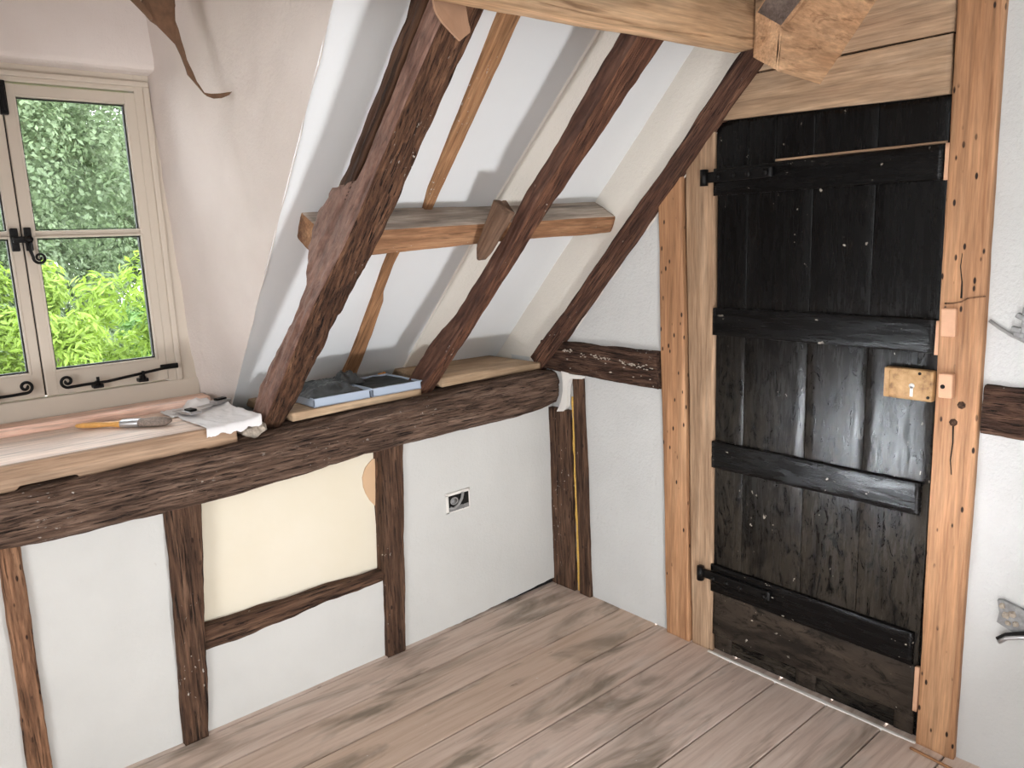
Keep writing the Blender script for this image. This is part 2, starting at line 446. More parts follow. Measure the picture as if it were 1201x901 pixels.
def floor_mat():
    m, nt, b, out = new_mat('scrubbed_floorboards')
    tc = N(nt, 'ShaderNodeTexCoord')
    at = N(nt, 'ShaderNodeAttribute'); at.attribute_name = 'tone'
    off = N(nt, 'ShaderNodeVectorMath', operation='MULTIPLY_ADD')
    cb = N(nt, 'ShaderNodeCombineXYZ')
    nt.links.new(at.outputs['Fac'], cb.inputs[0])
    nt.links.new(cb.outputs[0], off.inputs[0]); off.inputs[1].default_value = (9, 0, 0); nt.links.new(tc.outputs['Object'], off.inputs[2])
    def mp(sc, sh=(0, 0, 0)):
        q = N(nt, 'ShaderNodeMapping'); q.inputs['Scale'].default_value = sc; q.inputs['Location'].default_value = sh
        nt.links.new(off.outputs[0], q.inputs[0]); return q.outputs[0]
    g = noise_tex(nt, mp((3.0, 46, 1)), 1.0, 7, 0.6, 0.5)
    col = ramp(nt, g, [(0.3, lin(180, 159, 147)), (0.5, lin(208, 188, 175)), (0.72, lin(222, 206, 195))])
    # per-board warmth
    col = mix(nt, ramp(nt, at.outputs['Fac'], [(0.0, K0), (1.0, (0.55, 0.55, 0.55, 1))]), col, lin(196, 166, 138))
    # grey-green smears and dust
    s1 = noise_tex(nt, mp((1.7, 7, 1), (3.3, 1.2, 0)), 1.0, 4, 0.6, 0.8)
    col = mix(nt, ramp(nt, s1, [(0.52, K0), (0.68, (0.85, 0.85, 0.85, 1))]), col, lin(124, 112, 98))
    s2 = noise_tex(nt, mp((3, 6, 1), (7.1, 4.4, 0)), 1.0, 5, 0.65)
    col = mix(nt, ramp(nt, s2, [(0.58, K0), (0.72, (0.5, 0.5, 0.5, 1))]), col, lin(206, 194, 184))
    s3 = noise_tex(nt, mp((60, 60, 1), (1, 2, 0)), 1.0, 2, 0.5)
    col = mix(nt, ramp(nt, s3, [(0.75, K0), (0.78, K1)]), col, lin(214, 206, 198))
    s4 = noise_tex(nt, mp((12, 40, 1), (5, 2, 0)), 1.0, 3, 0.6)
    col = mix(nt, ramp(nt, s4, [(0.70, K0), (0.76, (0.6, 0.6, 0.6, 1))]), col, lin(92, 72, 60))
    nt.links.new(col, b.inputs['Base Color'])
    b.inputs['Roughness'].default_value = 0.62
    b.inputs['Specular IOR Level'].default_value = 0.3
    bp = N(nt, 'ShaderNodeBump'); bp.inputs['Strength'].default_value = 0.25; bp.inputs['Distance'].default_value = 0.003
    nt.links.new(g, bp.inputs['Height']); nt.links.new(bp.outputs[0], b.inputs['Normal'])
    return m
M_FLOOR = floor_mat()

def glass_mat():
    m = bpy.data.materials.new('window_glass'); m.use_nodes = True
    nt = m.node_tree; nt.nodes.clear()
    out = N(nt, 'ShaderNodeOutputMaterial')
    tr = N(nt, 'ShaderNodeBsdfTransparent'); tr.inputs[0].default_value = (0.97, 0.985, 0.98, 1)
    gl = N(nt, 'ShaderNodeBsdfGlossy'); gl.inputs['Roughness'].default_value = 0.02
    fr = N(nt, 'ShaderNodeFresnel'); fr.inputs[0].default_value = 1.45
    mx = N(nt, 'ShaderNodeMixShader')
    nt.links.new(fr.outputs[0], mx.inputs[0]); nt.links.new(tr.outputs[0], mx.inputs[1]); nt.links.new(gl.outputs[0], mx.inputs[2])
    nt.links.new(mx.outputs[0], out.inputs[0])
    return m
M_GLASS = glass_mat()

def leaf_mat(name, c1, c2, c3, trans=0.45):
    m, nt, b, out = new_mat(name)
    at = N(nt, 'ShaderNodeAttribute'); at.attribute_name = 'tone'
    col = ramp(nt, at.outputs['Fac'], [(0.0, c1), (0.55, c2), (1.0, c3)])
    nt.links.new(col, b.inputs['Base Color']); b.inputs['Roughness'].default_value = 0.55
    tl = N(nt, 'ShaderNodeBsdfTranslucent'); nt.links.new(col, tl.inputs[0])
    mx = N(nt, 'ShaderNodeMixShader', i_0=trans)
    nt.links.new(b.outputs[0], mx.inputs[1]); nt.links.new(tl.outputs[0], mx.inputs[2]); nt.links.new(mx.outputs[0], out.inputs[0])
    return m
M_LEAFY = leaf_mat('leaf_bright', lin(92, 112, 36), lin(120, 144, 50), lin(150, 172, 84), 0.55)
M_LEAFD = leaf_mat('leaf_deep', lin(84, 100, 72), lin(102, 118, 86), lin(126, 142, 108), 0.55)
M_LEAFM = leaf_mat('leaf_mid', lin(60, 92, 38), lin(90, 124, 54), lin(122, 154, 82), 0.4)
M_BARK = plain('bark', lin(86, 74, 62), 0.9, 0, 0.9, 30, var=0.3)
M_GRASS = plain('lawn', lin(84, 104, 56), 0.9, 0, 0.4, 6, var=0.25)

# ------------------------------------------------------------------ geometry of the room
PU = lambda y: 0.985 - 1.04 * y                 # underside of the rafters
PC = lambda y: 1.363 - 1.03 * y                 # sloping ceiling
RIDGE = -2.1
def yc(z): return (1.363 - z) / 1.03
def xl(z): return -1.222 - 0.062 * (z - 0.975)  # line where the dormer cheek meets the slope

def grid(name, f, nu, nv, mat, parent=None, disp=0.0, fr=6.0, smooth=True, seed=0):
    """f(u,v)->point ; displaced along its own normal by noise"""
    verts, faces = [], []
    e = 1e-3
    for j in range(nv + 1):
        for i in range(nu + 1):
            u, v = i / nu, j / nv
            p = Vector(f(u, v))
            if disp:
                du = Vector(f(min(1, u + e), v)) - Vector(f(max(0, u - e), v)); dv = Vector(f(u, min(1, v + e))) - Vector(f(u, max(0, v - e)))
                nn = du.cross(dv)
                if nn.length > 1e-12:
                    nn.normalize()
                    p += nn * disp * (noise.noise(p * fr + Vector((seed, 0, 0))) + 0.4 * noise.noise(p * fr * 3.1))
            verts.append(p)
    for j in range(nv):
        for i in range(nu):
            a = j * (nu + 1) + i
            faces.append((a, a + 1, a + nu + 2, a + nu + 1))
    return link(name, verts, faces, mat, parent, None, smooth)

# floor: boards run along X; measured joints
def make_floor():
    ys = [0.62, 0.0 - 0.02, -0.197, -0.37, -0.556, -0.733, -0.912, -1.089, -1.27, -1.446]
    while ys[-1] > -4.5: ys.append(ys[-1] - 0.178)
    verts, faces, tone = [], [], []
    tones = [0.2, 0.35, 0.6, 0.85, 0.45, 0.2, 0.1, 0.15, 0.05, 0.2, 0.3]
    for k in range(len(ys) - 1):
        y1, y0 = ys[k] - 0.0025, ys[k + 1] + 0.0025
        t = tones[k] if k < len(tones) else RND.random() * 0.4
        nx = 60
        sec = [(y0, -0.03), (y0, -0.0018), (y0 + 0.002, 0.0), (y0 + (y1 - y0) * 0.5, 0.0012), (y1 - 0.002, 0.0), (y1, -0.0018), (y1, -0.03)]
        base = len(verts)
        for i in range(nx + 1):
            x = -4.5 + 4.53 * i / nx
            for (y, z) in sec:
                dy = 0.0012 * noise.noise(Vector((x * 3, ys[k] * 5, 1))) if z > -0.02 else 0
                verts.append((x, y + dy, z + 0.0012 * noise.noise(Vector((x * 2.0, y * 4, 3)))))
                tone.append(t)
        m = len(sec)
        for i in range(nx):
            for q in range(m - 1):
                a = base + i * m + q
                faces.append((a, a + m, a + m + 1, a + 1))
    # dark void under the joints
    b = len(verts)
    verts += [(-4.5, -4.6, -0.012), (0.03, -4.6, -0.012), (0.03, 0.62, -0.012), (-4.5, 0.62, -0.012)]
    tone += [0] * 4
    faces.append((b, b + 1, b + 2, b + 3))
    fm = [0] * (len(faces) - 1) + [1]
    o = link('floor', verts, faces, M_FLOOR, None, None, False, mats=[M_FLOOR, M_DARK], fmat=fm)
    a = o.data.attributes.new('tone', 'FLOAT', 'POINT')
    a.data.foreach_set('value', tone)
    return tag(o, 'scrubbed brown wooden floorboards running along the low wall', 'floor', kind='structure')
make_floor()

# knee wall (under the dormer window): plaster panels in one wall mesh, one panel recessed
wl = empty('wall_left', (-2.2, 0.0, 0))
tag(wl, 'low white limewashed knee wall below the long oak wall plate', 'wall', kind='structure')
def bot(x):
    return 0.0 if x < -0.62 else 0.024 * ((x + 0.62) / 0.6) ** 1.3 + 0.004 * noise.noise(Vector((x * 30, 0, 0)))
def knee(x0, x1, z0, z1, y, nm, mat, curved=False, d=0.0025):
    grid(nm, lambda u, v: (x0 + (x1 - x0) * u, y, (bot(x0 + (x1 - x0) * u) if curved else z0) * (1 - v) + z1 * v),
         max(4, int((x1 - x0) / 0.02)), int((z1 - z0) / 0.02), mat, wl, d, 7.0)
knee(-4.5, -2.0, 0, 0.86, 0.0, 'plaster_panel', P_WALL)
knee(-2.0, -1.56, 0, 0.86, 0.0, 'plaster_panel', P_WALL)
knee(-1.56, -0.84, 0, 0.31, 0.0, 'plaster_panel', P_WALL)
knee(-0.83, 0.0, 0, 0.86, 0.0, 'plaster_panel', P_WALL, True)
o = grid('recessed_panel', lambda u, v: (-1.58 + 0.78 * u, 0.036, 0.28 + 0.56 * v), 40, 28, P_CREAM, wl, 0.002, 4)
o['label'] = 'cream smooth recessed panel'
# bare plaster patch at the right edge of the recessed panel
pv = [(-0.84, 0.034, 0.748), (-0.872, 0.0335, 0.748), (-0.903, 0.0335, 0.722), (-0.917, 0.0335, 0.69), (-0.916, 0.0335, 0.655), (-0.908, 0.0335, 0.628), (-0.893, 0.0335, 0.598), (-0.875, 0.0335, 0.575), (-0.84, 0.034, 0.56)]
bm = bmesh.new()
f = bm.faces.new([bm.verts.new(p) for p in pv])
r = bmesh.ops.extrude_face_region(bm, geom=[f])
for v in [g for g in r['geom'] if isinstance(g, bmesh.types.BMVert)]: v.co.y -= 0.003
o = bm_out('bare_patch', bm, P_BARE, wl); o['label'] = 'tan patch of bare plaster'
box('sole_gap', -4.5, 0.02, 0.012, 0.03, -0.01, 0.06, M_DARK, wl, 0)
box('outer_skin', -4.5, 0.1, 0.60, 0.66, -0.2, 1.0, P_WALL, wl, 0)

# door wall
wr = empty('wall_right', (0, -2.0, 0))
tag(wr, 'white stippled plaster end wall holding the black plank door', 'wall', kind='structure')
def dw(y0, y1, z0, z1, mat, nm='plaster_panel', d=0.003):
    grid(nm, lambda u, v: (0.0, y0 + (y1 - y0) * u, z0 + (z1 - z0) * v), max(3, int(abs(y1 - y0) / 0.02)), max(3, int((z1 - z0) / 0.02)), mat, wr, d, 8.0, seed=3)
dw(0.62, 0.0, 0.0, 1.0, P_DOORWALL)
dw(0.0, -0.665, 0.0, 1.02, P_DOORWALL)
# triangular panel under the last rafter, and the strip above it
grid('plaster_panel', lambda u, v: (0.0, 0.02 - 0.685 * u, 1.02 + (PU(0.02 - 0.685 * u) + 0.02 - 1.02) * v), 36, 36, P_DOORWALL, wr, 0.003, 8.0)
grid('gable_panel', lambda u, v: (0.0, 0.60 - 2.7 * u, (PU(0.60 - 2.7 * u) - 0.005) + (PC(0.60 - 2.7 * u) + 0.03 - PU(0.60 - 2.7 * u)) * v), 120, 16, P_GAB, wr, 0.004, 7.0)
grid('door_backing', lambda u, v: (0.014, -0.655 - 0.895 * u, 2.3 * v), 3, 3, M_DARK, wr)
dw(-1.55, -4.5, 0.0, 2.5, P_DOORWALL)
grid('gable_panel', lambda u, v: (0.004, -0.6 - 4 * u, 2.22 + (3.6 - 2.22) * v), 4, 4, P_GAB, wr)
# white filler squeezed between plate end and door wall
fv = [(-0.004, -0.075, 0.995), (-0.004, -0.10, 0.985), (-0.004, -0.13, 0.957), (-0.004, -0.20, 0.958), (-0.004, -0.20, 0.944), (-0.004, -0.135, 0.938), (-0.004, -0.117, 0.90), (-0.004, -0.112, 0.82), (-0.004, -0.09, 0.795), (-0.004, -0.05, 0.788), (-0.004, -0.075, 0.83), (-0.004, -0.09, 0.88), (-0.004, -0.088, 0.94)]
bm = bmesh.new(); f = bm.faces.new([bm.verts.new(p) for p in fv])
r = bmesh.ops.extrude_face_region(bm, geom=[f])
for v in [g for g in r['geom'] if isinstance(g, bmesh.types.BMVert)]: v.co.x -= 0.022
bm_out('corner_filler', bm, M_WHITE, wr)

# sloping ceiling
ce = empty('ceiling', (-1.0, -0.8, 1.0))
tag(ce, 'smooth white sloping ceiling behind the exposed rafters', 'ceiling', kind='structure')
def cpl(y0, y1, xa, xb, nm='slope', nu=40, nv=40, d=0.0012):
    grid(nm, lambda u, v: ((xa(PC(y0 + (y1 - y0) * v)) if callable(xa) else xa) * (1 - u) + xb * u, y0 + (y1 - y0) * v, PC(y0 + (y1 - y0) * v)), nu, nv, P_CEIL, ce, d, 3.0)
cpl(0.62, RIDGE, xl, 0.01)
cpl(0.62, RIDGE, -4.5, -2.36)
cpl(yc(2.62), RIDGE, -2.37, -1.31)
grid('far_slope', lambda u, v: (-4.5 + 4.51 * u, RIDGE - 2.46 * v, PC(RIDGE) - 1.03 * 2.46 * v), 10, 10, P_CEIL, ce)
# slightly proud cream strip standing in for a shadow band beside the middle rafter
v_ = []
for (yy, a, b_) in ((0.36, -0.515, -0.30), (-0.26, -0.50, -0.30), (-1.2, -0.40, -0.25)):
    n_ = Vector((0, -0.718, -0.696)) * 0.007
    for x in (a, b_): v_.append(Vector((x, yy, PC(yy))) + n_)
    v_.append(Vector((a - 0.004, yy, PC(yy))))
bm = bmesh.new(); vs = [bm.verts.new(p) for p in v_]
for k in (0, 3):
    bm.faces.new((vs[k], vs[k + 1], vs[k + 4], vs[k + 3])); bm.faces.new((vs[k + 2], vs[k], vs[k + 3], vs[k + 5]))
bm_out('shadow_strip', bm, P_GAB, ce)

# hidden ends of the room
grid('wall_back', lambda u, v: (-4.5 + 4.5 * u, -4.5, 1.2 * v), 8, 4, P_DOORWALL)
tag(bpy.data.objects['wall_back'], 'white plaster wall opposite the dormer window', 'wall', kind='structure')
grid('wall_front', lambda u, v: (-4.45, 0.6 - 5.1 * u, 3.6 * v), 8, 8, P_DOORWALL)
tag(bpy.data.objects['wall_front'], 'white plaster gable wall opposite the plank door', 'wall', kind='structure')

# dormer
wd = empty('wall_dormer', (-1.8, 0.45, 0.95))
tag(wd, 'pinkish white rough plaster cheek and head of the dormer window', 'wall', kind='structure')
def xb(z): return -1.318 - 0.034 * (z - 1.03)
def cheek(u, v):
    z = 0.955 + (2.64 - 0.955) * v
    F = Vector((xl(z), yc(z), z)); B = Vector((xb(z), 0.53, z))
    t = u * 1.007
    p = B.lerp(F, t)
    p.x += 0.012 * math.sin(math.pi * min(1, t)) * (1 if z > 1.3 else 0.4)
    return p
grid('cheek', cheek, 70, 70, P_CHEEK, wd, 0.006, 7)
def cheek2(u, v):
    p = cheek(u, v); return (-3.56 - p.x - 0.05, p.y, p.z)
grid('cheek', cheek2, 24, 24, P_CHEEK, wd, 0.005, 7)
# head wall over the window with a rounded soffit
sof = [(0.54, 2.083), (0.50, 2.086), (0.45, 2.09), (0.432, 2.096), (0.424, 2.108), (0.42, 2.13), (0.418, 2.3), (0.415, 2.64)]
grid('head', lambda u, v: (-2.36 + 1.045 * u, *[interp([(i / 7, *s) for i, s in enumerate(sof)], v)[k] for k in (0, 1)]), 40, 28, P_CHEEK, wd, 0.004, 7)
grid('dormer_ceiling', lambda u, v: (-2.36 + 1.06 * u, 0.5 - 1.75 * v, 2.63), 4, 4, P_CHEEK, wd)
box('spandrel', -2.36, -1.30, 0.535, 0.60, 0.85, 1.03, P_CHEEK, wd, 0)
box('spandrel', -2.36, -1.30, 0.555, 0.60, 2.07, 2.7, P_CHEEK, wd, 0)
box('jamb_packing', -1.345, -1.20, 0.535, 0.60, 0.85, 2.7, P_CHEEK, wd, 0)
box('jamb_packing', -2.45, -2.215, 0.535, 0.60, 0.85, 2.7, P_CHEEK, wd, 0)

# ------------------------------------------------------------------ window
win = empty('window_1', (-1.78, 0.5, 1.01))
tag(win, 'stone painted two-leaf casement window with black iron fittings', 'window', kind='structure')
WT = Matrix.Rotation(math.radians(0), 3, 'Y')
def bars(name, lst, mat, parent, bev=0.003):
    bm = bmesh.new()
    for i, b_ in enumerate(lst):
        e = 0.0005 * i
        add_box(bm, b_[0], b_[1], b_[2] + e, b_[3] - e, b_[4] + e * 0.3, b_[5] - e * 0.3, bev, 2)
    return bm_out(name, bm, mat, parent)
XC = -1.779
Lx = 2 * XC + 1.336
# outer frame: stepped section
bars('frame', [(-1.400, -1.296, 0.49, 0.56, 1.01, 2.093), (Lx, Lx + 0.064, 0.49, 0.56, 1.01, 2.093),
               (Lx, -1.296, 0.49, 0.56, 2.035, 2.094), (Lx, -1.296, 0.485, 0.57, 0.995, 1.064),
               (-1.372, -1.352, 0.478, 0.50, 1.062, 2.052), (Lx + 0.03, -1.352, 0.478, 0.50, 2.049, 2.068)], M_FRAME, win, 0.004)
def sash(x0, x1, s, hinge_right):
    """one leaf between x0 (meeting side) and x1"""
    a, b_ = min(x0, x1), max(x0, x1)
    sh = bars('sash', [(a, a + 0.036, s, s + 0.045, 1.068, 2.030), (b_ - 0.036, b_, s, s + 0.045, 1.068, 2.030),
                       (a, b_, s, s + 0.045, 1.068, 1.150), (a, b_, s, s + 0.045, 1.992, 2.030),
                       (a + 0.03, b_ - 0.03, s + 0.006, s + 0.04, 1.568, 1.592)], M_FRAME, win, 0.004)
    ga, gb = a + 0.036, b_ - 0.036
    # dark glazing gasket around each light
    L = []
    for (z0, z1) in ((1.150, 1.568), (1.592, 1.992)):
        L += [(ga, ga + 0.004, s + 0.01, s + 0.03, z0, z1), (gb - 0.004, gb, s + 0.01, s + 0.03, z0, z1),
              (ga, gb, s + 0.01, s + 0.03, z0, z0 + 0.004), (ga, gb, s + 0.01, s + 0.03, z1 - 0.005, z1)]
    bars('gasket', L, M_BLACKGAP, sh, 0)
    # moulded glazing bead
    L = []
    for (z0, z1) in ((1.150, 1.568), (1.592, 1.992)):
        L += [(ga - 0.008, ga, s - 0.003, s + 0.01, z0 - 0.006, z1 + 0.006), (gb, gb + 0.008, s - 0.003, s + 0.01, z0 - 0.006, z1 + 0.006),
              (ga - 0.008, gb + 0.008, s - 0.003, s + 0.01, z0 - 0.008, z0), (ga - 0.008, gb + 0.008, s - 0.003, s + 0.01, z1, z1 + 0.008)]
    bars('bead', L, M_FRAME, sh, 0.002)
    bars('pane', [(ga, gb, s + 0.018, s + 0.022, 1.150, 1.992)], M_GLASS, sh, 0)
    return sh
sash(XC + 0.0015, -1.398, 0.487, True)
sash(XC - 0.0025, 2 * XC + 1.398, 0.487, False)
# black meeting shadow gap
box('meeting_gap', XC - 0.004, XC + 0.003, 0.497, 0.51, 1.07, 2.03, M_BLACKGAP, win, 0)
# top bolt
o = bars('bolt', [(XC - 0.010, XC + 0.012, 0.468, 0.487, 1.935, 2.034), (XC - 0.006, XC + 0.008, 0.462, 0.470, 1.945, 2.02)], M_IRON, win, 0.003)
# fastener with monkey tail
fs = bars('fastener', [(XC - 0.034, XC - 0.012, 0.474, 0.487, 1.53, 1.60), (XC + 0.004, XC + 0.024, 0.474, 0.487, 1.53, 1.602), (XC - 0.03, XC + 0.02, 0.462, 0.475, 1.555, 1.575)], M_IRON, win, 0.003)
def spiral(c, r0, turns, start, sgn, n=30):
    out = []
    for i in range(n + 1):
        t = i / n
        a = start + sgn * turns * 2 * math.pi * t
        r = r0 * (1 - 0.82 * t)
        out.append(Vector((c[0] + r * math.cos(a), c[1], c[2] + r * math.sin(a))))
    return out
pts = [Vector((XC + 0.014, 0.462, 1.575)), Vector((XC + 0.012, 0.458, 1.55)), Vector((XC + 0.012, 0.458, 1.528)), Vector((XC + 0.016, 0.458, 1.512))] + spiral((XC + 0.034, 0.458, 1.508), 0.018, 1.6, math.pi * 1.05, 1)
tube('monkey_tail', pts, lambda t: 0.005 - 0.0022 * t, M_IRON, fs, 8)
disc_solid('knuckle', (XC + 0.012, 0.478, 1.565), (0, -1, 0), 0.011, 0.026, M_IRON, fs)
# casement stays
def stay(x0, x1, z, sgn, zs):
    st = bars('stay', [(min(x1 - 0.03, x1 + 0.03), max(x1 - 0.03, x1 + 0.03), 0.458, 0.468, z - 0.004, z + 0.014)], M_IRON, win, 0.003)
    if sgn < 0:
        pts = list(reversed(spiral((x0, 0.455, zs), 0.020, 1.35, math.pi * 1.5, -1))) + [Vector((x0 + 0.05, 0.455, zs - 0.018)), Vector((x0 + 0.12, 0.455, zs - 0.017)), Vector((x1, 0.456, z + 0.004))]
    else:
        pts = list(reversed(spiral((x0, 0.455, zs), 0.020, 1.35, math.pi * 1.5, 1))) + [Vector((x0 - 0.05, 0.455, zs - 0.022)), Vector((x0 - 0.12, 0.455, zs - 0.022)), Vector((x1, 0.456, z + 0.004))]
    tube('bar', pts, 0.0048, M_IRON, st, 8)
    for k in (0.28, 0.72):
        xx = x0 + (x1 - x0) * k
        disc_solid('pin', (xx, 0.487, zs - 0.020), (0, -1, 0), 0.006, 0.036, M_IRON, st)
        box('peg', xx - 0.016, xx + 0.016, 0.455, 0.487, zs - 0.036, zs - 0.024, M_IRON, st, 0.002)
        disc_solid('peg_knob', (xx, 0.455, zs - 0.020), (0, 0, 1), 0.005, 0.022, M_IRON, st)
    return st
stay(XC + 0.058, -1.40, 1.112, -1, 1.112)
stay(XC - 0.058, 2 * XC + 1.40, 1.112, 1, 1.112)

# window board and batten; board top coloured as daylit, front as shaded
wb = empty('window_board', (-1.85, 0.25, 0.905))
tag(wb, 'thick window board with daylight-paled top below the casement, carrying brush and paper', 'window board', kind='thing')
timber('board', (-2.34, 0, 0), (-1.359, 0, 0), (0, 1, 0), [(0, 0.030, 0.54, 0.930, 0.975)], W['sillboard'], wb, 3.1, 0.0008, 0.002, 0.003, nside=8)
nb = 0.903
o = timber('shaded_front', (-2.34, 0, 0), (-1.357, 0, 0), (0, 1, 0),
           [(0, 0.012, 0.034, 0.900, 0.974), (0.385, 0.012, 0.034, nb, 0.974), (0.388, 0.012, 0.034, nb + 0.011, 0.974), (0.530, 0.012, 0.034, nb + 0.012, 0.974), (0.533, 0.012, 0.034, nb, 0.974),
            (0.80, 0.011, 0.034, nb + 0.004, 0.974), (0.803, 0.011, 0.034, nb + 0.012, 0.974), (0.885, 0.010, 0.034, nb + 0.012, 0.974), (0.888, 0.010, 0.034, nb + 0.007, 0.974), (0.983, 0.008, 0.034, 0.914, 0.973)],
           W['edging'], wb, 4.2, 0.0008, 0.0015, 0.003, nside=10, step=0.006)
o['label'] = 'board front coloured brown for shade, with notched underside'
o = timber('sill_batten', (-2.34, 0, 0), (-1.296, 0, 0), (0, 1, 0), [(0, 0.392, 0.476, 0.974, 1.003)], W['batten'], None, 5.3, 0.0006, 0.0015, 0.003)
tag(o, 'long pink-toned pine batten lying along the foot of the window', 'batten')

# ------------------------------------------------------------------ timbers of the knee wall
o = timber('wall_plate', (-4.45, 0, 0), (-0.004, 0, 0), (0, 1, 0),
           [(0, -0.05, 0.2, 0.75, 0.90), (2.42, -0.05, 0.2, 0.757, 0.902), (2.95, -0.048, 0.2, 0.752, 0.915), (3.25, -0.05, 0.2, 0.760, 0.932), (3.68, -0.05, 0.2, 0.786, 0.948), (4.1, -0.052, 0.2, 0.787, 0.958), (4.35, -0.05, 0.2, 0.795, 0.968), (4.446, -0.046, 0.2, 0.803, 0.962)],
           W['plate'], None, 1.7, 0.005, 0.009, 0.045, step=0.012, nside=26, fine=45, crack=0.007)
tag(o, 'long rough hewn brown oak wall plate running below window and rafters', 'beam', kind='thing')

def stud(name, xa, xb_, za, zb, label, mat, seed, front=-0.022, back=0.05, xa2=None, xb2=None, rough=0.003, wav=0.003):
    xa2 = xa if xa2 is None else xa2; xb2 = xb_ if xb2 is None else xb2
    # P0 bottom, axis up (Z); width along X => local Y = X ; depth local Z = Z x X = Y
    o = timber(name, (0, 0, za), (0, 0, zb), (1, 0, 0), [(0, xa, xb_, front, back), (zb - za, xa2, xb2, front, back)], mat, None, seed, rough, wav, 0.006, nside=14, step=0.012, crack=0.003)
    return tag(o, label, 'timber stud', kind='thing')
stud('wall_stud', -2.040, -1.985, -0.01, 0.78, 'slim worm-holed light brown stud, first from the left under the plate', W['studlight'], 2.2, xa2=-2.022, xb2=-1.972)
stud('wall_stud', -1.632, -1.556, -0.005, 0.77, 'dark stud between the plain white panel and the cream panel', W['stud'], 4.1, xa2=-1.603, xb2=-1.496)
stud('wall_stud', -0.897, -0.815, -0.005, 0.80, 'squared dark brown stud on the right of the cream panel', W['stud'], 6.4, xa2=-0.862, xb2=-0.766)
# rail under the recessed panel (runs along X)
o = timber('panel_rail', (-1.56, 0, 0), (-0.87, 0, 0), (0, 1, 0),
           [(0, -0.012, 0.05, 0.272, 0.352), (0.15, -0.014, 0.05, 0.268, 0.35), (0.3, -0.012, 0.05, 0.28, 0.349), (0.45, -0.012, 0.05, 0.292, 0.345), (0.58, -0.012, 0.05, 0.29, 0.338), (0.69, -0.01, 0.05, 0.292, 0.335)],
           W['stud'], None, 8.8, 0.005, 0.008, 0.014, nside=8, step=0.01)
tag(o, 'short rough rail at the foot of the cream panel', 'timber rail', kind='thing')

# corner posts against the door wall
o = timber('corner_post', (-0.0, 0, -0.005), (-0.0, 0, 0.80), (0, 1, 0), [(0, -0.128, 0.02, -0.03, 0.022), (0.8, -0.118, 0.02, -0.03, 0.022)], W['stud'], None, 3.7, 0.004, 0.005, 0.006, nside=8)
tag(o, 'dark brown post in the room corner beneath the plate end', 'timber post', kind='thing')
o = timber('corner_batten', (0, 0, 0.0), (0, 0, 0.945), (0, 1, 0), [(0, -0.215, -0.155, -0.02, 0.018), (0.95, -0.195, -0.138, -0.02, 0.018)], W['stud'], None, 9.2, 0.002, 0.004, 0.004)
tag(o, 'narrow brown batten standing between the foam line and the white panel', 'batten', kind='thing')
pts = [(-0.012, -0.133 - 0.016 * (1 - i / 30) + 0.003 * noise.noise(Vector((i * 0.7, 1, 2))), 0.01 + 0.85 * i / 30) for i in range(31)]
o = tube('foam_bead', pts, lambda t: 0.007 + 0.004 * noise.noise(Vector((t * 14, 3, 1))) - 0.002 * t, M_FOAM, None, 8)
tag(o, 'thin yellow foam bead filling the gap beside the corner post', 'foam bead')

# ------------------------------------------------------------------ rafters
A_ = Vector((0, -1.0, 1.04)).normalized(); Vn = Vector((0, 1.04, 1.0)).normalized()
def rafter(name, zlo, zhi, tab, mats, label, seed, rough, wav, rad, pick, off=0.0):
    """tab rows: (z, x0, x1, d0, d1)"""
    y0 = (0.985 - zlo) / 1.04; y1 = (0.985 - zhi) / 1.04
    k = 1 / A_.z
    prof = [((z - zlo) * k, a, b_, c, d) for (z, a, b_, c, d) in tab]
    o = timber(name, (0, y0, zlo), (0, y1, zhi), (1, 0, 0), prof, mats[0], None, seed, rough, wav, rad, step=0.012, nside=16, mats=mats, pick=pick, crack=rough * 0.9)
    return tag(o, label, 'rafter', kind='thing')
def pickface(s, k, m):
    # ring order: starts at +U/-V corner; side runs: right (+U), outer (+V), left (-U), under (-V)
    q = (k - 1) / (m / 4.0)
    side = int(q) % 4
    return {0: 0, 1: 1, 2: 1, 3: 0}[side]
rafter('rafter', 0.925, 2.75,
       [(0.925, -1.262, -1.185, 0.0, 0.085), (1.0, -1.256, -1.175, 0.0, 0.10), (1.1, -1.250, -1.165, 0, 0.092), (1.25, -1.246, -1.145, 0, 0.066), (1.36, -1.238, -1.13, 0, 0.075), (1.42, -1.228, -1.12, 0, 0.135), (1.5, -1.215, -1.112, 0, 0.158), (1.57, -1.21, -1.108, 0, 0.135), (1.63, -1.207, -1.105, 0, 0.07), (1.8, -1.2, -1.1, 0, 0.066), (2.0, -1.187, -1.09, 0, 0.075), (2.75, -1.15, -1.06, 0, 0.075)],
       [W['r_rough'], W['r_purple']], 'thick knotty rafter nearest the window, with purple-brown face and lumpy knee', 2.9, 0.005, 0.006, 0.010, pickface)
rafter('doubled_rafter', 1.55, 2.75, [(1.55, -1.205, -1.12, 0.072, 0.118), (2.0, -1.187, -1.1, 0.077, 0.13), (2.75, -1.15, -1.08, 0.077, 0.135)],
       [W['r_dark']], 'blackish-brown timber doubled up behind the upper half of the knotty rafter', 7.7, 0.005, 0.006, 0.006, None)
rafter('rafter', 0.93, 2.75,
       [(0.93, -0.665, -0.595, 0, 0.08), (1.1, -0.637, -0.578, 0, 0.085), (1.22, -0.622, -0.564, 0, 0.062), (1.46, -0.612, -0.55, 0, 0.054), (1.62, -0.62, -0.54, 0, 0.055), (1.87, -0.6, -0.505, 0, 0.06), (2.01, -0.597, -0.487, 0, 0.06), (2.75, -0.57, -0.44, 0, 0.06)],
       [W['r2'], W['r2face']], 'reddish-brown middle rafter crossing the purlin between the two trays and bare board', 5.1, 0.0035, 0.004, 0.007, pickface)
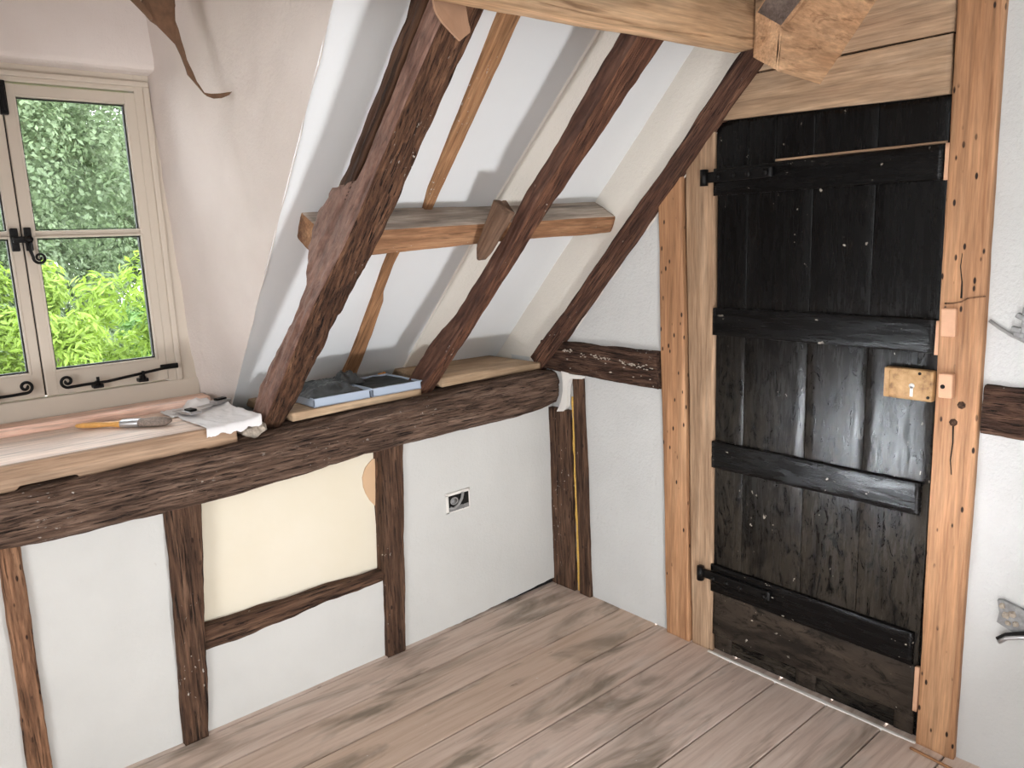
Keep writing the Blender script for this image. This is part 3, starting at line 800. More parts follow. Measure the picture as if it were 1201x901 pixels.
rafter('rafter', 0.955, 2.75,
       [(0.955, -0.04, 0.03, 0, 0.08), (1.3, -0.032, 0.03, 0, 0.078), (1.7, -0.03, 0.03, 0, 0.075), (2.1, -0.03, 0.03, 0, 0.08), (2.75, -0.03, 0.03, 0, 0.08)],
       [W['r3']], 'dark end rafter lying against the door wall', 1.3, 0.003, 0.006, 0.006, None)
# riven laths set flush in the slope (axis up the slope; U = X; V = outward)
Ac = Vector((0, -1.0, 1.03)).normalized()
def lath(name, zlo, zhi, tab, label, seed):
    k = 1 / Ac.z
    prof = [((z - zlo) * k, a, b_, -0.016, 0.02) for (z, a, b_) in tab]
    o = timber(name, (0, yc(zlo), zlo), (0, yc(zhi), zhi), (1, 0, 0), prof, W['lath'], None, seed, 0.002, 0.004, 0.004, step=0.012)
    return tag(o, label, 'rafter', kind='thing')
lath('riven_rafter', 1.585, 2.7, [(1.585, -0.768, -0.757), (1.62, -0.785, -0.755), (1.68, -0.80, -0.757), (1.8, -0.808, -0.758), (2.1, -0.833, -0.762), (2.7, -0.86, -0.77)], 'slim light brown riven rafter above the purlin, tapering to a point', 3.3)
lath('riven_rafter', 0.985, 1.53, [(0.985, -0.812, -0.746), (1.1, -0.81, -0.755), (1.2, -0.815, -0.765), (1.32, -0.826, -0.782), (1.36, -0.832, -0.80), (1.45, -0.84, -0.808), (1.53, -0.845, -0.80)], 'slim crooked brown riven rafter below the purlin, above the left tray', 6.6)
# purlin
Un = Vector((0, 0.88, 0.47))
def pickp(s, k, m):
    q = int((k - 1) / (m / 4.0)) % 4
    return 1 if q == 1 else 0
o = timber('purlin', (-1.195, -0.355, 1.549), (-0.003, -0.372, 1.578), Un,
           [(0, 0.0, 0.14, -0.085, 0.0), (0.3, 0.0, 0.14, -0.085, 0), (0.7, 0, 0.14, -0.072, 0), (1.2, 0, 0.14, -0.064, 0.0)], W['purlin'], None, 4.4, 0.0025, 0.006, 0.006, nside=8, mats=[W['purlin'], W['greyoak']], pick=pickp)
tag(o, 'short brown purlin with grey top side running behind the rafters', 'purlin', kind='thing')
# packing wedge between purlin and middle rafter
bm = bmesh.new()
o = rafter('packing_wedge', 1.405, 1.55, [(1.405, -0.655, -0.62, 0.06, 0.07), (1.43, -0.657, -0.61, 0.058, 0.10), (1.55, -0.66, -0.61, 0.056, 0.118)], [W['wedge']], 'brown packing wedge between the purlin and the reddish rafter', 2.8, 0.002, 0.003, 0.003, None)
o['category'] = 'wedge'
bm.free()

# upper purlin of new oak (axis X, U = Y, V = Z)
o = timber('collar_purlin', (-2.6, -1.10, 1.957), (-0.245, -1.10, 1.996), (0, 1, 0), [(0, 0, 0.07, 0.0, 0.26), (2.36, 0, 0.07, 0.0, 0.26)], W['newoak'], None, 1.1, 0.0012, 0.005, 0.007, nside=8)
tag(o, 'big light new-oak beam across the top below the rafter tops', 'beam', kind='thing')
# chunky new-oak principal at its end
def principal():
    Lr = [(-1.172, 1.927), (-1.180, 2.032), (-1.62, 2.434), (-1.62, 2.66), (-1.10, 2.087), (-1.096, 1.976)]
    Rr = [(-1.166, 1.916), (-1.236, 2.002), (-1.70, 2.572), (-1.70, 2.75), (-1.10, 2.087), (-1.09, 1.972)]
    bm = bmesh.new()
    NX = 1
    rows = []
    for i in range(NX + 1):
        t = i / NX
        x = -0.25 + 0.247 * t
        ring_ = []
        for (l, r_) in zip(Lr, Rr):
            y = l[0] + (r_[0] - l[0]) * t; z = l[1] + (r_[1] - l[1]) * t
            ring_.append(bm.verts.new((x, y, z)))
        rows.append(ring_)
    for i in range(NX):
        for k in range(6):
            bm.faces.new((rows[i][k], rows[i][(k + 1) % 6], rows[i + 1][(k + 1) % 6], rows[i + 1][k]))
    # left side: low fresh cut part and upper old face
    l = rows[0]
    bm.faces.new((l[0], l[1], l[4], l[5]))
    fdark = bm.faces.new((l[1], l[2], l[3], l[4]))
    bm.faces.new(rows[-1])
    es = [e for e in bm.edges if any(abs((v.co.x + 0.25)) < 1e-6 for v in e.verts) and all(abs(v.co.x + 0.25) < 1e-6 for v in e.verts)]
    bmesh.ops.bevel(bm, geom=es, offset=0.006, segments=2, affect='EDGES', profile=0.6)
    bmesh.ops.recalc_face_normals(bm, faces=bm.faces[:])
    verts = [v.co.copy() for v in bm.verts]; idx = {v: i for i, v in enumerate(bm.verts)}
    faces = [[idx[v] for v in f.verts] for f in bm.faces]
    fm = [1 if (f.normal.x < -0.8 and f.calc_center_median().z > 2.09) else 0 for f in bm.faces]
    bm.free()
    c = Vector((-0.12, -1.15, 1.93))
    M = Matrix.Translation(c)
    o = link('principal_end', [v - c for v in verts], faces, W['newoak2'], None, M, False, mats=[W['newoak2'], W['greyoak_dark']], fmat=fm)
    return tag(o, 'chunky square-cut new-oak timber end hanging above the door', 'beam', kind='thing')
W['greyoak_dark'] = wood('grey_old_oak_side', lin(70, 58, 52), lin(104, 90, 82), lin(130, 116, 106), 0.4, 0.6, 0.8, 10, 0)
principal()

# ------------------------------------------------------------------ door wall timbers (axis along -Y; U = Z)
def hboard(name, y0, y1, z0a, z1a, z0b, z1b, x0, x1, mat, label, seed, cat, rough=0.001, wav=0.003, rad=0.004):
    # axis -Y, U = +Z, V = a x U = (-1,0,0)
    L = abs(y1 - y0)
    o = timber(name, (0, y0, 0), (0, y1, 0), (0, 0, 1), [(0, z0a, z1a, -x1, -x0), (L, z0b, z1b, -x1, -x0)], mat, None, seed, rough, wav, rad, nside=8)
    return tag(o, label, cat, kind='thing')
hboard('mid_rail', 0.035, -0.585, 0.965, 1.088, 0.947, 1.086, -0.03, 0.02, W['midplate'], 'blackened rough rail with plaster crumbs between rafter foot and pine post', 3.9, 'timber rail', 0.005, 0.006, 0.01)
mr = bpy.data.objects['mid_rail']
bm = bmesh.new()
rq = random.Random(21)
for i in range(120):
    t = rq.random()
    if noise.noise(Vector((t * 9, 3, 0))) < -0.12: continue
    yy = -0.10 - 0.475 * t
    zz = 1.056 - 0.030 * t + rq.gauss(0, 0.004) + (rq.uniform(-0.07, 0.0) if rq.random() < 0.12 else 0)
    a, b_, c_ = rq.uniform(0.002, 0.007), rq.uniform(0.0015, 0.0035), rq.uniform(0.001, 0.002)
    r_ = bmesh.ops.create_icosphere(bm, subdivisions=1, radius=1.0)
    for v in r_['verts']:
        q = v.co * (1 + 0.5 * noise.noise(v.co * 1.7 + Vector((i, 0, 0))))
        v.co = Vector((q.x * c_ - 0.033, q.y * a + yy, q.z * b_ + zz))
pr_ = bm_out('plaster_residue', bm, M_RUBBLE, mr); pr_['label'] = 'pale plaster crumbs'; pr_['kind'] = 'stuff'
hboard('mid_rail', -1.652, -2.6, 0.967, 1.096, 0.975, 1.11, -0.02, 0.02, W['midplate'], 'dark rough rail in the white wall beyond the pine door post', 6.9, 'timber rail', 0.005, 0.006, 0.01)
hboard('header_board', -0.838, -1.517, 1.858, 1.981, 1.838, 1.982, -0.012, 0.012, W['header'], 'light oak header board directly over the door top', 2.1, 'board')
hboard('header_board', -0.935, -1.517, 1.986, 2.30, 1.988, 2.30, -0.010, 0.012, W['header'], 'upper light oak board above the header joint', 5.2, 'board')
# posts (axis Z, U = Y, V = Z x Y = -X)
def vpost(name, y0b, y1b, y0t, y1t, z0, z1, x0, x1, mat, label, seed, cat='post', **k):
    L = z1 - z0
    o = timber(name, (0, 0, z0), (0, 0, z1), (0, 1, 0), [(0, y0b, y1b, -x1, -x0), (L, y0t, y1t, -x1, -x0)], mat, None, seed, 0.0012, 0.004, 0.005, nside=8, **k)
    for v in o.data.vertices:      # tops cut to the slope of the end rafter
        v.co.x = min(v.co.x, PU(v.co.y) + 0.045 - z0) if v.co.y > -1.2 else v.co.x
    return tag(o, label, cat, kind='thing')
vpost('pine_post', -0.728, -0.622, -0.682, -0.580, -0.004, 1.72, -0.02, 0.012, W['pine'], 'orange stripped-pine post left of the door, next to the white panel', 1.9)
vpost('door_jamb', -0.826, -0.735, -0.808, -0.690, -0.004, 1.90, -0.012, 0.012, W['jamb'], 'pale brown oak jamb on the hinge side of the black door', 7.3)
vpost('pine_post', -1.648, -1.543, -1.632, -1.522, -0.004, 2.6, -0.022, 0.012, W['pine'], 'tall orange pine post on the latch side of the black door', 4.6)
# keeper blocks on the latch post
rotb = Matrix.Rotation(math.radians(-2), 3, 'X')
o = box('keeper_block', -0.040, -0.02, -1.580, -1.543, 1.217, 1.292, W['block'], None, 0.004, rotb)
tag(o, 'pale blank wood block on the pine post, the higher of two', 'wooden block')
kb = empty('keeper_block', (-0.022, -1.562, 1.052))
tag(kb, 'small pale keeper block with a dark hole beside the lock', 'wooden block')
box('body', -0.042, -0.02, -1.584, -1.548, 1.052, 1.118, W['block'], kb, 0.004, rotb)
disc_solid('hole', (-0.0415, -1.56, 1.083), (-1, 0, 0), 0.006, 0.0015, M_DARK, kb)
# plugged bolt holes on the post
for (yy, zz, lab) in ((-1.603, 1.035, 'round dark wooden plug in the pine post, upper of the pair'), (-1.586, 0.985, 'round dark wooden plug in the pine post, lower of the pair')):
    o = disc_solid('wood_plug', (-0.018, yy, zz), (-1, 0, 0), 0.0105, 0.0065, W['stud'], None, 7)
    tag(o, lab, 'wooden plug', 'plugs in the latch post')
# scar of an old latch: thin trace of metal
o = tube('iron_trace', [(-0.022, -1.545, 1.303), (-0.0225, -1.565, 1.304), (-0.023, -1.585, 1.309), (-0.0235, -1.60, 1.318), (-0.0235, -1.640, 1.325)], lambda t: 0.005 - 0.001 * t, W['studlight'], None, 6, 0.5)
tag(o, 'rusty trace of an old latch bar above the higher block', 'latch trace')

lp = bpy.data.objects['pine_post.001']
tube('crack', [(-0.0225, -1.580, 1.455), (-0.0228, -1.577, 1.40), (-0.0228, -1.583, 1.36), (-0.0228, -1.584, 1.318)], lambda t: 0.0016 + 0.0016 * t, M_DARK, lp, 6, 0.6)
tube('crack', [(-0.0225, -1.586, 0.975), (-0.0225, -1.588, 0.93), (-0.0225, -1.585, 0.88), (-0.0225, -1.590, 0.84)], lambda t: 0.0022 - 0.001 * t, M_DARK, lp, 6, 0.6)
# ------------------------------------------------------------------ door
door = empty('door_1', (0, -1.17, 0.0))
tag(door, 'old black painted ledged plank door with iron strap hinges', 'door', kind='structure')
XP, XL = -0.006, -0.019
def dboard(name, y0, y1, z0, z1, xf, mat, seed, th=0.014, tilt=0.0, **k):
    # axis Z, U = Y, V = -X
    return timber(name, (0, 0, z0), (0, 0, z1), (0, 1, 0), [(0, y0, y1, -xf - th, -xf)], mat, door, seed, 0.0006, 0.0010, 0.0016, nside=6, **k)
for i, (a, b_) in enumerate(((-0.934, -0.822), (-1.153, -0.9355), (-1.3385, -1.1545), (-1.530, -1.340))):
    dboard('plank', a, b_, 0.19, 1.72, XP, D_PLANK, 1.3 + i * 2.7)
for i, (a, b_) in enumerate(((-0.933, -0.815), (-1.028, -0.935), (-1.153, -1.030), (-1.338, -1.155), (-1.522, -1.340))):
    dboard('top_plank', a, b_, 1.69, 1.855 - 0.024 * (-(a + b_) / 2 - 0.81) / 0.7, XP, D_LEDGE, 11.3 + i * 1.7)
def ledge(name, y0, y1, z0, z1, xf, mat, seed, th=0.022, **k):
    # axis -Y, U = Z, V = -X
    L = abs(y1 - y0)
    return timber(name, (0, y0, 0), (0, y1, 0), (0, 0, 1), [(0, z0, z1, -xf - th, -xf)], mat, door, seed, 0.0010, 0.002, 0.003, nside=6, **k)
ledge('ledge', -0.812, -1.516, 1.624, 1.712, XL, D_LEDGE, 2.4)
ledge('ledge', -0.816, -1.524, 1.166, 1.259, XL, D_LEDGE, 4.4)
ledge('ledge', -0.818, -1.512, 0.700, 0.796, XL, D_LEDGE, 6.4)
ledge('ledge', -0.820, -1.518, 0.238, 0.342, XL, D_LEDGE, 8.4)
ledge('bottom_board', -0.824, -1.527, 0.070, 0.236, XP - 0.004, D_WORN, 3.6, 0.014)['label'] = 'worn brown-black bottom board'
ledge('foot_strip', -0.83, -1.53, 0.012, 0.076, XP + 0.002, D_PLANK, 5.6, 0.010)
for (a, b_, s) in ((-0.832, -0.903, 1.0), (-1.152, -1.222, 2.0), (-1.474, -1.528, 3.0)):
    ledge('foot_packer', a, b_, 0.012, 0.074, XP - 0.002, D_WORN, s, 0.010)['label'] = 'scuffed brown packing piece'
# bare wood where paint has come away
M_EDGE = W['jamb']
ledge('bare_edge', -1.03, -1.52, 1.714, 1.722, XL + 0.006, M_EDGE, 1.5, 0.012)['label'] = 'bare brown strip over the top ledge'
for (z0, z1, yy) in ((1.622, 1.715, -1.524), (1.163, 1.255, -1.5295), (0.10, 0.24, -1.534)):
    dboard('bare_edge', yy - 0.006, yy + 0.005, z0, z1, -0.02, W['block'], z0, 0.016)['label'] = 'bare pale wood edge'
# strap hinges
def hinge(z, y_end, sag, lumpy):
    h = ledge('hinge', -0.775, -y_end, z - 0.016, z + 0.016, -0.030, M_IRON, z * 3, 0.012)
    tube('knuckle', [(-0.032, -0.785, z - 0.026), (-0.032, -0.785, z + 0.026)], 0.013, M_IRON, h, 10)
    for yy in (-0.845, -0.90, -0.955, y_end * -1 + 0.015):
        disc_solid('stud_nail', (-0.041, yy, z), (-1, 0, 0), 0.009, 0.005, M_IRON, h, 8)
    return h
hinge(1.684, 1.03, 0, 0)
hinge(0.300, 1.06, 0, 1)
# box lock
lk = empty('lock', (0, 0, 0)); bpy.data.objects.remove(lk)
lock = box('lock_case', -0.034, -0.010, -1.5325, -1.400, 1.034, 1.120, M_LOCK, door, 0.004)
lock['label'] = 'rusty tan box lock'
box('lock_rim', -0.0365, -0.032, -1.417, -1.403, 1.036, 1.118, M_LOCK, lock, 0.001)
o = disc_solid('keyhole', (-0.0338, -1.478, 1.074), (-1, 0, 0), 0.0075, 0.0025, M_WHITE, lock, 14)  # keyhole coloured white for light coming through
box('keyhole', -0.0363, -0.0338, -1.482, -1.474, 1.044, 1.074, M_WHITE, lock, 0.0005)['label'] = 'keyhole slot, white as light through it'
o['label'] = 'keyhole, white as light through it'
for (yy, zz) in ((-1.412, 1.044), (-1.522, 1.046), (-1.497, 1.110), (-1.413, 1.110)):
    disc_solid('lock_screw', (-0.0335, yy, zz), (-1, 0, 0), 0.0045, 0.002, M_DARK, lock, 8)
# white strip standing in for light under the door
o = timber('door_foot_light', (-0.022, -0.815, 0.0), (-0.022, -1.545, 0.0), (1, 0, 0), [(0, -0.006, 0.006, -0.008, 0.004), (0.4, -0.009, 0.009, -0.009, 0.004), (0.73, -0.005, 0.005, -0.007, 0.004)], M_WHITE, None, 2, 0.0006, 0.001, 0.002)
tag(o, 'thin white strip standing in for light along the foot of the black door', 'light strip')
o = timber('reed_strip', (-0.058, -1.545, 0.004), (-0.075, -1.72, 0.004), (0, 0, 1), [(0, -0.003, 0.003, -0.004, 0.004)], W['lath'], None, 3, 0.0004, 0.001, 0.002)
tag(o, 'thin tan wood strip on the floor at the latch post foot', 'wood strip')

# ------------------------------------------------------------------ boards on the plate
o = timber('shelf_board', (-1.165, 0, 0), (-0.655, 0, 0), (0, 1, 0), [(0, 0.015, 0.40, 0.944, 0.974), (0.51, 0.015, 0.40, 0.951, 0.978)], W['oakboard'], None, 2.7, 0.0008, 0.002, 0.004)
tag(o, 'pale board on the plate under the two blue trays', 'board')
o = timber('shelf_board', (-0.555, 0, 0), (-0.045, 0, 0), (0, 1, 0), [(0, 0.018, 0.40, 0.966, 1.003), (0.51, 0.02, 0.40, 0.965, 0.992)], W['oakboard'], None, 5.9, 0.0008, 0.002, 0.004)
tag(o, 'bare brown board on the plate between middle and end rafter', 'board')

# ------------------------------------------------------------------ things on the boards
def tray(name, x0, x1, y0, y1, z, h, label, ry=0.0):
    t = empty(name, ((x0 + x1) / 2, (y0 + y1) / 2, z))
    bm = bmesh.new()
    w = 0.005
    add_box(bm, x0, x1, y0, y1, z, z + 0.004, 0.001)
    add_box(bm, x0, x1, y0, y0 + w, z, z + h, 0.0015); add_box(bm, x0, x1, y1 - w, y1, z, z + h, 0.0015)
    add_box(bm, x0, x0 + w, y0, y1, z, z + h, 0.0015); add_box(bm, x1 - w, x1, y0, y1, z, z + h, 0.0015)
    add_box(bm, x0 - 0.004, x1 + 0.004, y0 - 0.005, y0 + w, z + h - 0.004, z + h, 0.001)
    bm_out('body', bm, M_TRAY, t)
    grid('lining', lambda u, v: (x0 + 0.005 + (x1 - x0 - 0.01) * u, y0 + 0.005 + (y1 - y0 - 0.01) * v, z + h * 0.8 + 0.004 * noise.noise(Vector((u * 5, v * 5, x0)))), 24, 24, M_TRAYDARK, t)['label'] = 'black lining'
    return tag(t, label, 'tray', 'shallow pale blue trays on the shelf board')
tray('paint_tray', -1.085, -0.868, 0.018, 0.235, 0.977, 0.031, 'pale blue tray filled with crumpled grey film')
tray('paint_tray', -0.862, -0.655, 0.012, 0.25, 0.978, 0.031, 'pale blue tray with plain black lining, touching the middle rafter')
def crumple(name, c, sx, sy, h, mat, label, cat, seed, nx=34, ny=26, amp=0.02):
    def f(u, v):
        x = c[0] + (u - 0.5) * sx; y = c[1] + (v - 0.5) * sy
        e = max(0.0, min(1, 5 * min(u, 1 - u, v, 1 - v)))
        q = Vector((x * 26 + seed, y * 26, seed))
        r = 1 - abs(noise.noise(q)) * 2
        return (x + 0.006 * noise.noise(q * 2), y + 0.006 * noise.noise(q * 2.3), c[2] + h * e * (0.35 + 0.4 * math.sin(math.pi * u) * math.sin(math.pi * v)) + amp * e * max(0, r) * 0.8 + 0.003)
    o = grid(name, f, nx, ny, mat)
    return tag(o, label, cat)
crumple('plastic_film', (-0.985, 0.14, 1.003), 0.21, 0.20, 0.03, M_FILM, 'crumpled dark grey plastic film heaped in the left tray', 'plastic film', 3.0)
crumple('plastic_film', (-0.87, 0.19, 1.008), 0.11, 0.10, 0.045, M_FILM, 'small grey film wad where the two trays meet', 'plastic film', 8.0, 22, 20)
crumple('tape_scrap', (-0.66, 0.275, 0.985), 0.04, 0.035, 0.018, M_ORANGE, 'small orange tape scrap behind the black-lined tray', 'tape scrap', 5.0, 18, 16, 0.016)

# paint brush on the window board
def brush():
    b0 = Vector((-1.738, 0.335, 0.987)); b1 = Vector((-1.508, 0.150, 0.990))
    ax = (b1 - b0).normalized(); L = (b1 - b0).length
    br = empty('paint_brush', (b0 + ax * L * 0.5 - Vector((0, 0, 0.013))))
    sd = ax.cross(Vector((0, 0, 1))).normalized()
    def part(name, prof, mat, n=16):
        verts, faces = [], []
        for (t, w, h) in prof:
            for k in range(n):
                a = 2 * math.pi * k / n
                ca, sa = math.cos(a), math.sin(a)
                ca = math.copysign(abs(ca) ** 0.7, ca); sa = math.copysign(abs(sa) ** 0.7, sa)
                verts.append(b0 + ax * (t * L) + sd * (ca * w) + Vector((0, 0, 1)) * (sa * h))
        m = len(prof)
        for i in range(m - 1):
            for k in range(n):
                a = i * n + k; b_ = i * n + (k + 1) % n
                faces.append((a, b_, b_ + n, a + n))
        faces.append(tuple(range(n - 1, -1, -1))); faces.append(tuple(range((m - 1) * n, m * n)))
        return wmesh(name, verts, faces, mat, br, True)
    part('handle', [(0, 0.003, 0.003), (0.02, 0.007, 0.006), (0.08, 0.010, 0.008), (0.2, 0.012, 0.009), (0.3, 0.011, 0.008), (0.38, 0.010, 0.008), (0.44, 0.017, 0.010), (0.48, 0.020, 0.011), (0.5, 0.020, 0.011)], M_HANDLE)
    part('ferrule', [(0.49, 0.0215, 0.012), (0.5, 0.022, 0.0122), (0.56, 0.022, 0.0125), (0.67, 0.022, 0.0125), (0.68, 0.0215, 0.012)], M_STEEL)
    part('bristles', [(0.67, 0.021, 0.0115), (0.75, 0.023, 0.0125), (0.85, 0.026, 0.013), (0.93, 0.025, 0.0115), (0.98, 0.019, 0.008), (1.0, 0.012, 0.004)], M_BRISTLE)
    tag(br, 'flat paint brush with orange handle lying on the window board', 'paint brush')
brush()
# white paper draped over the board end
def paper():
    def f(u, v):
        # u: left-right, v: back-front, the front lip folding over the board edge
        xx = -1.455 + 0.175 * u + 0.015 * noise.noise(Vector((v * 3, 1, 0)))
        s = v * (0.415 + 0.012 * noise.noise(Vector((u * 6, 4, 0))))
        yy = 0.385 - s
        z = 0.978 + 0.007 * abs(noise.noise(Vector((u * 5, v * 6, 2)))) + 0.004 * abs(noise.noise(Vector((u * 14, v * 14, 5))))
        if u > 0.6: z += 0.012 * (u - 0.6) / 0.4
        if yy < 0.0:
            z += yy * 0.9; yy = 0.0 + 0.25 * yy
        return (xx, yy, z)
    o = grid('paper_sheet', f, 40, 50, M_PAPER)
    tag(o, 'creased white paper sheet over the right end of the window board', 'paper sheet')
    o = crumple('paper_scrap', (-1.345, 0.375, 0.977), 0.10, 0.07, 0.025, M_PAPER, 'folded cream paper scrap against the pink batten end', 'paper scrap', 11.0, 16, 12, 0.012)
    def g(u, v):
        return (-1.475 + 0.06 * u, 0.375 - 0.13 * v + 0.02 * u, 0.978 + 0.008 * abs(noise.noise(Vector((u * 4, v * 6, 12)))))
    o = grid('paper_scrap', g, 12, 16, M_PAPER)
    tag(o, 'small white paper scrap beside the steel scraper', 'paper scrap')
paper()
def scraper(name, c, ang, label, dark=True):
    t = empty(name, c)
    R = Matrix.Rotation(ang, 3, 'Z')
    c = Vector(c)
    def bx(nm, x0, x1, y0, y1, z0, z1, mat):
        bm = bmesh.new(); add_box(bm, x0, x1, y0, y1, z0, z1, 0.0015)
        for v in bm.verts: v.co = c + R @ v.co
        return bm_out(nm, bm, mat, t)
    bx('blade', -0.055, 0.02, -0.016, 0.016, 0.004, 0.006, M_STEEL)
    bx('grip', 0.0, 0.062, -0.019, 0.019, 0.004, 0.014, M_STEEL if dark else M_GALV)
    bx('clamp', 0.012, 0.05, -0.012, 0.012, 0.014, 0.020, M_IRON)
    return tag(t, label, 'scraper', 'scrapers on the paper')
scraper('scraper', (-1.43, 0.245, 0.985), math.radians(-78), 'small steel scraper with black grip lying on the paper near the brush')
scraper('scraper', (-1.325, 0.285, 0.99), math.radians(20), 'small dark blade tool lying on the paper nearer the rafter')
# rubble at the rafter foot
bm = bmesh.new()
bmesh.ops.create_icosphere(bm, subdivisions=3, radius=1)
for v in bm.verts:
    n_ = v.co.copy()
    v.co = Vector((-1.295 + n_.x * 0.042, 0.035 + n_.y * 0.045, 0.945 + n_.z * 0.028)) + n_ * 0.012 * noise.noise(n_ * 2.2)
o = bm_out('rubble_lump', bm, M_RUBBLE)
tag(o, 'broken grey plaster lump wedged at the knotty rafter foot', 'rubble')

# ------------------------------------------------------------------ electrics
def socket():
    t = empty('socket_box', (-0.525, -0.001, 0.465))
    bm = bmesh.new()
    x0, x1, z0, z1 = -0.583, -0.468, 0.470, 0.545
    add_box(bm, x0, x0 + 0.012, -0.004, 0.0, z0, z1, 0.001); add_box(bm, x1 - 0.006, x1, -0.004, 0.0, z0, z1, 0.001)
    add_box(bm, x0, x1, -0.004, 0.0, z1 - 0.006, z1, 0.001); add_box(bm, x0, x1, -0.004, 0.0, z0, z0 + 0.006, 0.001)
    bm_out('rim', bm, M_WHITE, t)
    box('cavity', x0 + 0.006, x1 - 0.004, -0.0035, -0.0025, z0 + 0.004, z1 - 0.004, M_DARK, t, 0)
    grid('floor_dust', lambda u, v: (x0 + 0.012 + (x1 - x0 - 0.02) * u, -0.0045 - 0.001 * v, z0 + 0.006 + 0.017 * v + 0.004 * noise.noise(Vector((u * 9, v * 3, 1)))), 14, 4, M_GALV, t)
    pts = [(-0.565, -0.006, 0.492), (-0.552, -0.008, 0.487), (-0.53, -0.010, 0.497), (-0.512, -0.010, 0.52), (-0.504, -0.008, 0.542)]
    tube('cable', pts, 0.0055, M_GREY, t, 8)
    ring_ = [(-0.547 + 0.016 * math.cos(a * math.pi / 8), -0.008, 0.517 + 0.013 * math.sin(a * math.pi / 8)) for a in range(17)]
    tube('knockout', ring_, 0.003, M_GREY, t, 6)
    disc_solid('grommet', (-0.547, -0.004, 0.517), (0, -1, 0), 0.011, 0.004, M_GALV, t, 10)
    # chipped white edge
    pts = [(x0 + (x1 - x0) * i / 14, -0.003, z1 + 0.003 + 0.003 * noise.noise(Vector((i, 3, 0)))) for i in range(15)]
    tube('chipped_edge', pts, 0.004, M_WHITE, t, 6)
    tag(t, 'open cut-out socket box with a cable in the white panel', 'socket box')
socket()
def rsock():
    t = empty('cable_box', (0, -1.76, 0.42))
    v = [(-1.722, 0.517), (-1.735, 0.521), (-1.79, 0.508), (-1.83, 0.51), (-1.83, 0.44), (-1.79, 0.43), (-1.745, 0.447), (-1.725, 0.455), (-1.729, 0.485)]
    bm = bmesh.new(); f_ = bm.faces.new([bm.verts.new((-0.003, a, b_)) for a, b_ in v])
    r_ = bmesh.ops.extrude_face_region(bm, geom=[f_])
    for q in [g_ for g_ in r_['geom'] if isinstance(g_, bmesh.types.BMVert)]: q.co.x -= 0.012
    bm_out('box', bm, M_GALV, t)
    for (yy, zz, r0) in ((-1.735, 0.505, 0.008), (-1.745, 0.482, 0.009), (-1.76, 0.49, 0.009), (-1.77, 0.465, 0.008), (-1.752, 0.462, 0.007)):
        bm = bmesh.new(); bmesh.ops.create_icosphere(bm, subdivisions=2, radius=r0)
        for q in bm.verts: q.co = q.co * (1 + 0.4 * noise.noise(q.co * 200 + Vector((yy * 50, 0, 0)))) + Vector((-0.016, yy, zz))
        bm_out('plaster_crumb', bm, M_RUBBLE, t)
    tube('cable', [(-0.03, -1.738, 0.408), (-0.028, -1.755, 0.425), (-0.024, -1.785, 0.437), (-0.015, -1.83, 0.45)], 0.0065, M_STEEL, t, 8)
    tube('cable', [(-0.028, -1.733, 0.414), (-0.026, -1.752, 0.433), (-0.022, -1.785, 0.447), (-0.015, -1.83, 0.462)], 0.005, M_DARK, t, 8)
    tag(t, 'broken open cable box low on the white wall with cut cable ends', 'cable box')
    t = empty('switch_box', (0, -1.73, 1.22))
    bm = bmesh.new()
    add_box(bm, -0.014, 0.0, -1.80, -1.722, 1.215, 1.30, 0.003)
    bm_out('box', bm, M_GALV, t)
    for (yy, zz) in ((-1.712, 1.243), (-1.72, 1.275), (-1.718, 1.23)):
        box('metal_tab', -0.016, -0.001, yy - 0.007, yy + 0.006, zz - 0.012, zz + 0.012, M_GALV, t, 0.002, Matrix.Rotation(zz * 9, 3, 'X'))
    tube('conduit', [(-0.004, -1.648, 1.262), (-0.005, -1.67, 1.246), (-0.006, -1.70, 1.228), (-0.008, -1.73, 1.215), (-0.01, -1.78, 1.19)], 0.0045, M_GREY, t, 8)
    tag(t, 'torn metal switch box with grey cable right of the pine post', 'switch box')
rsock()

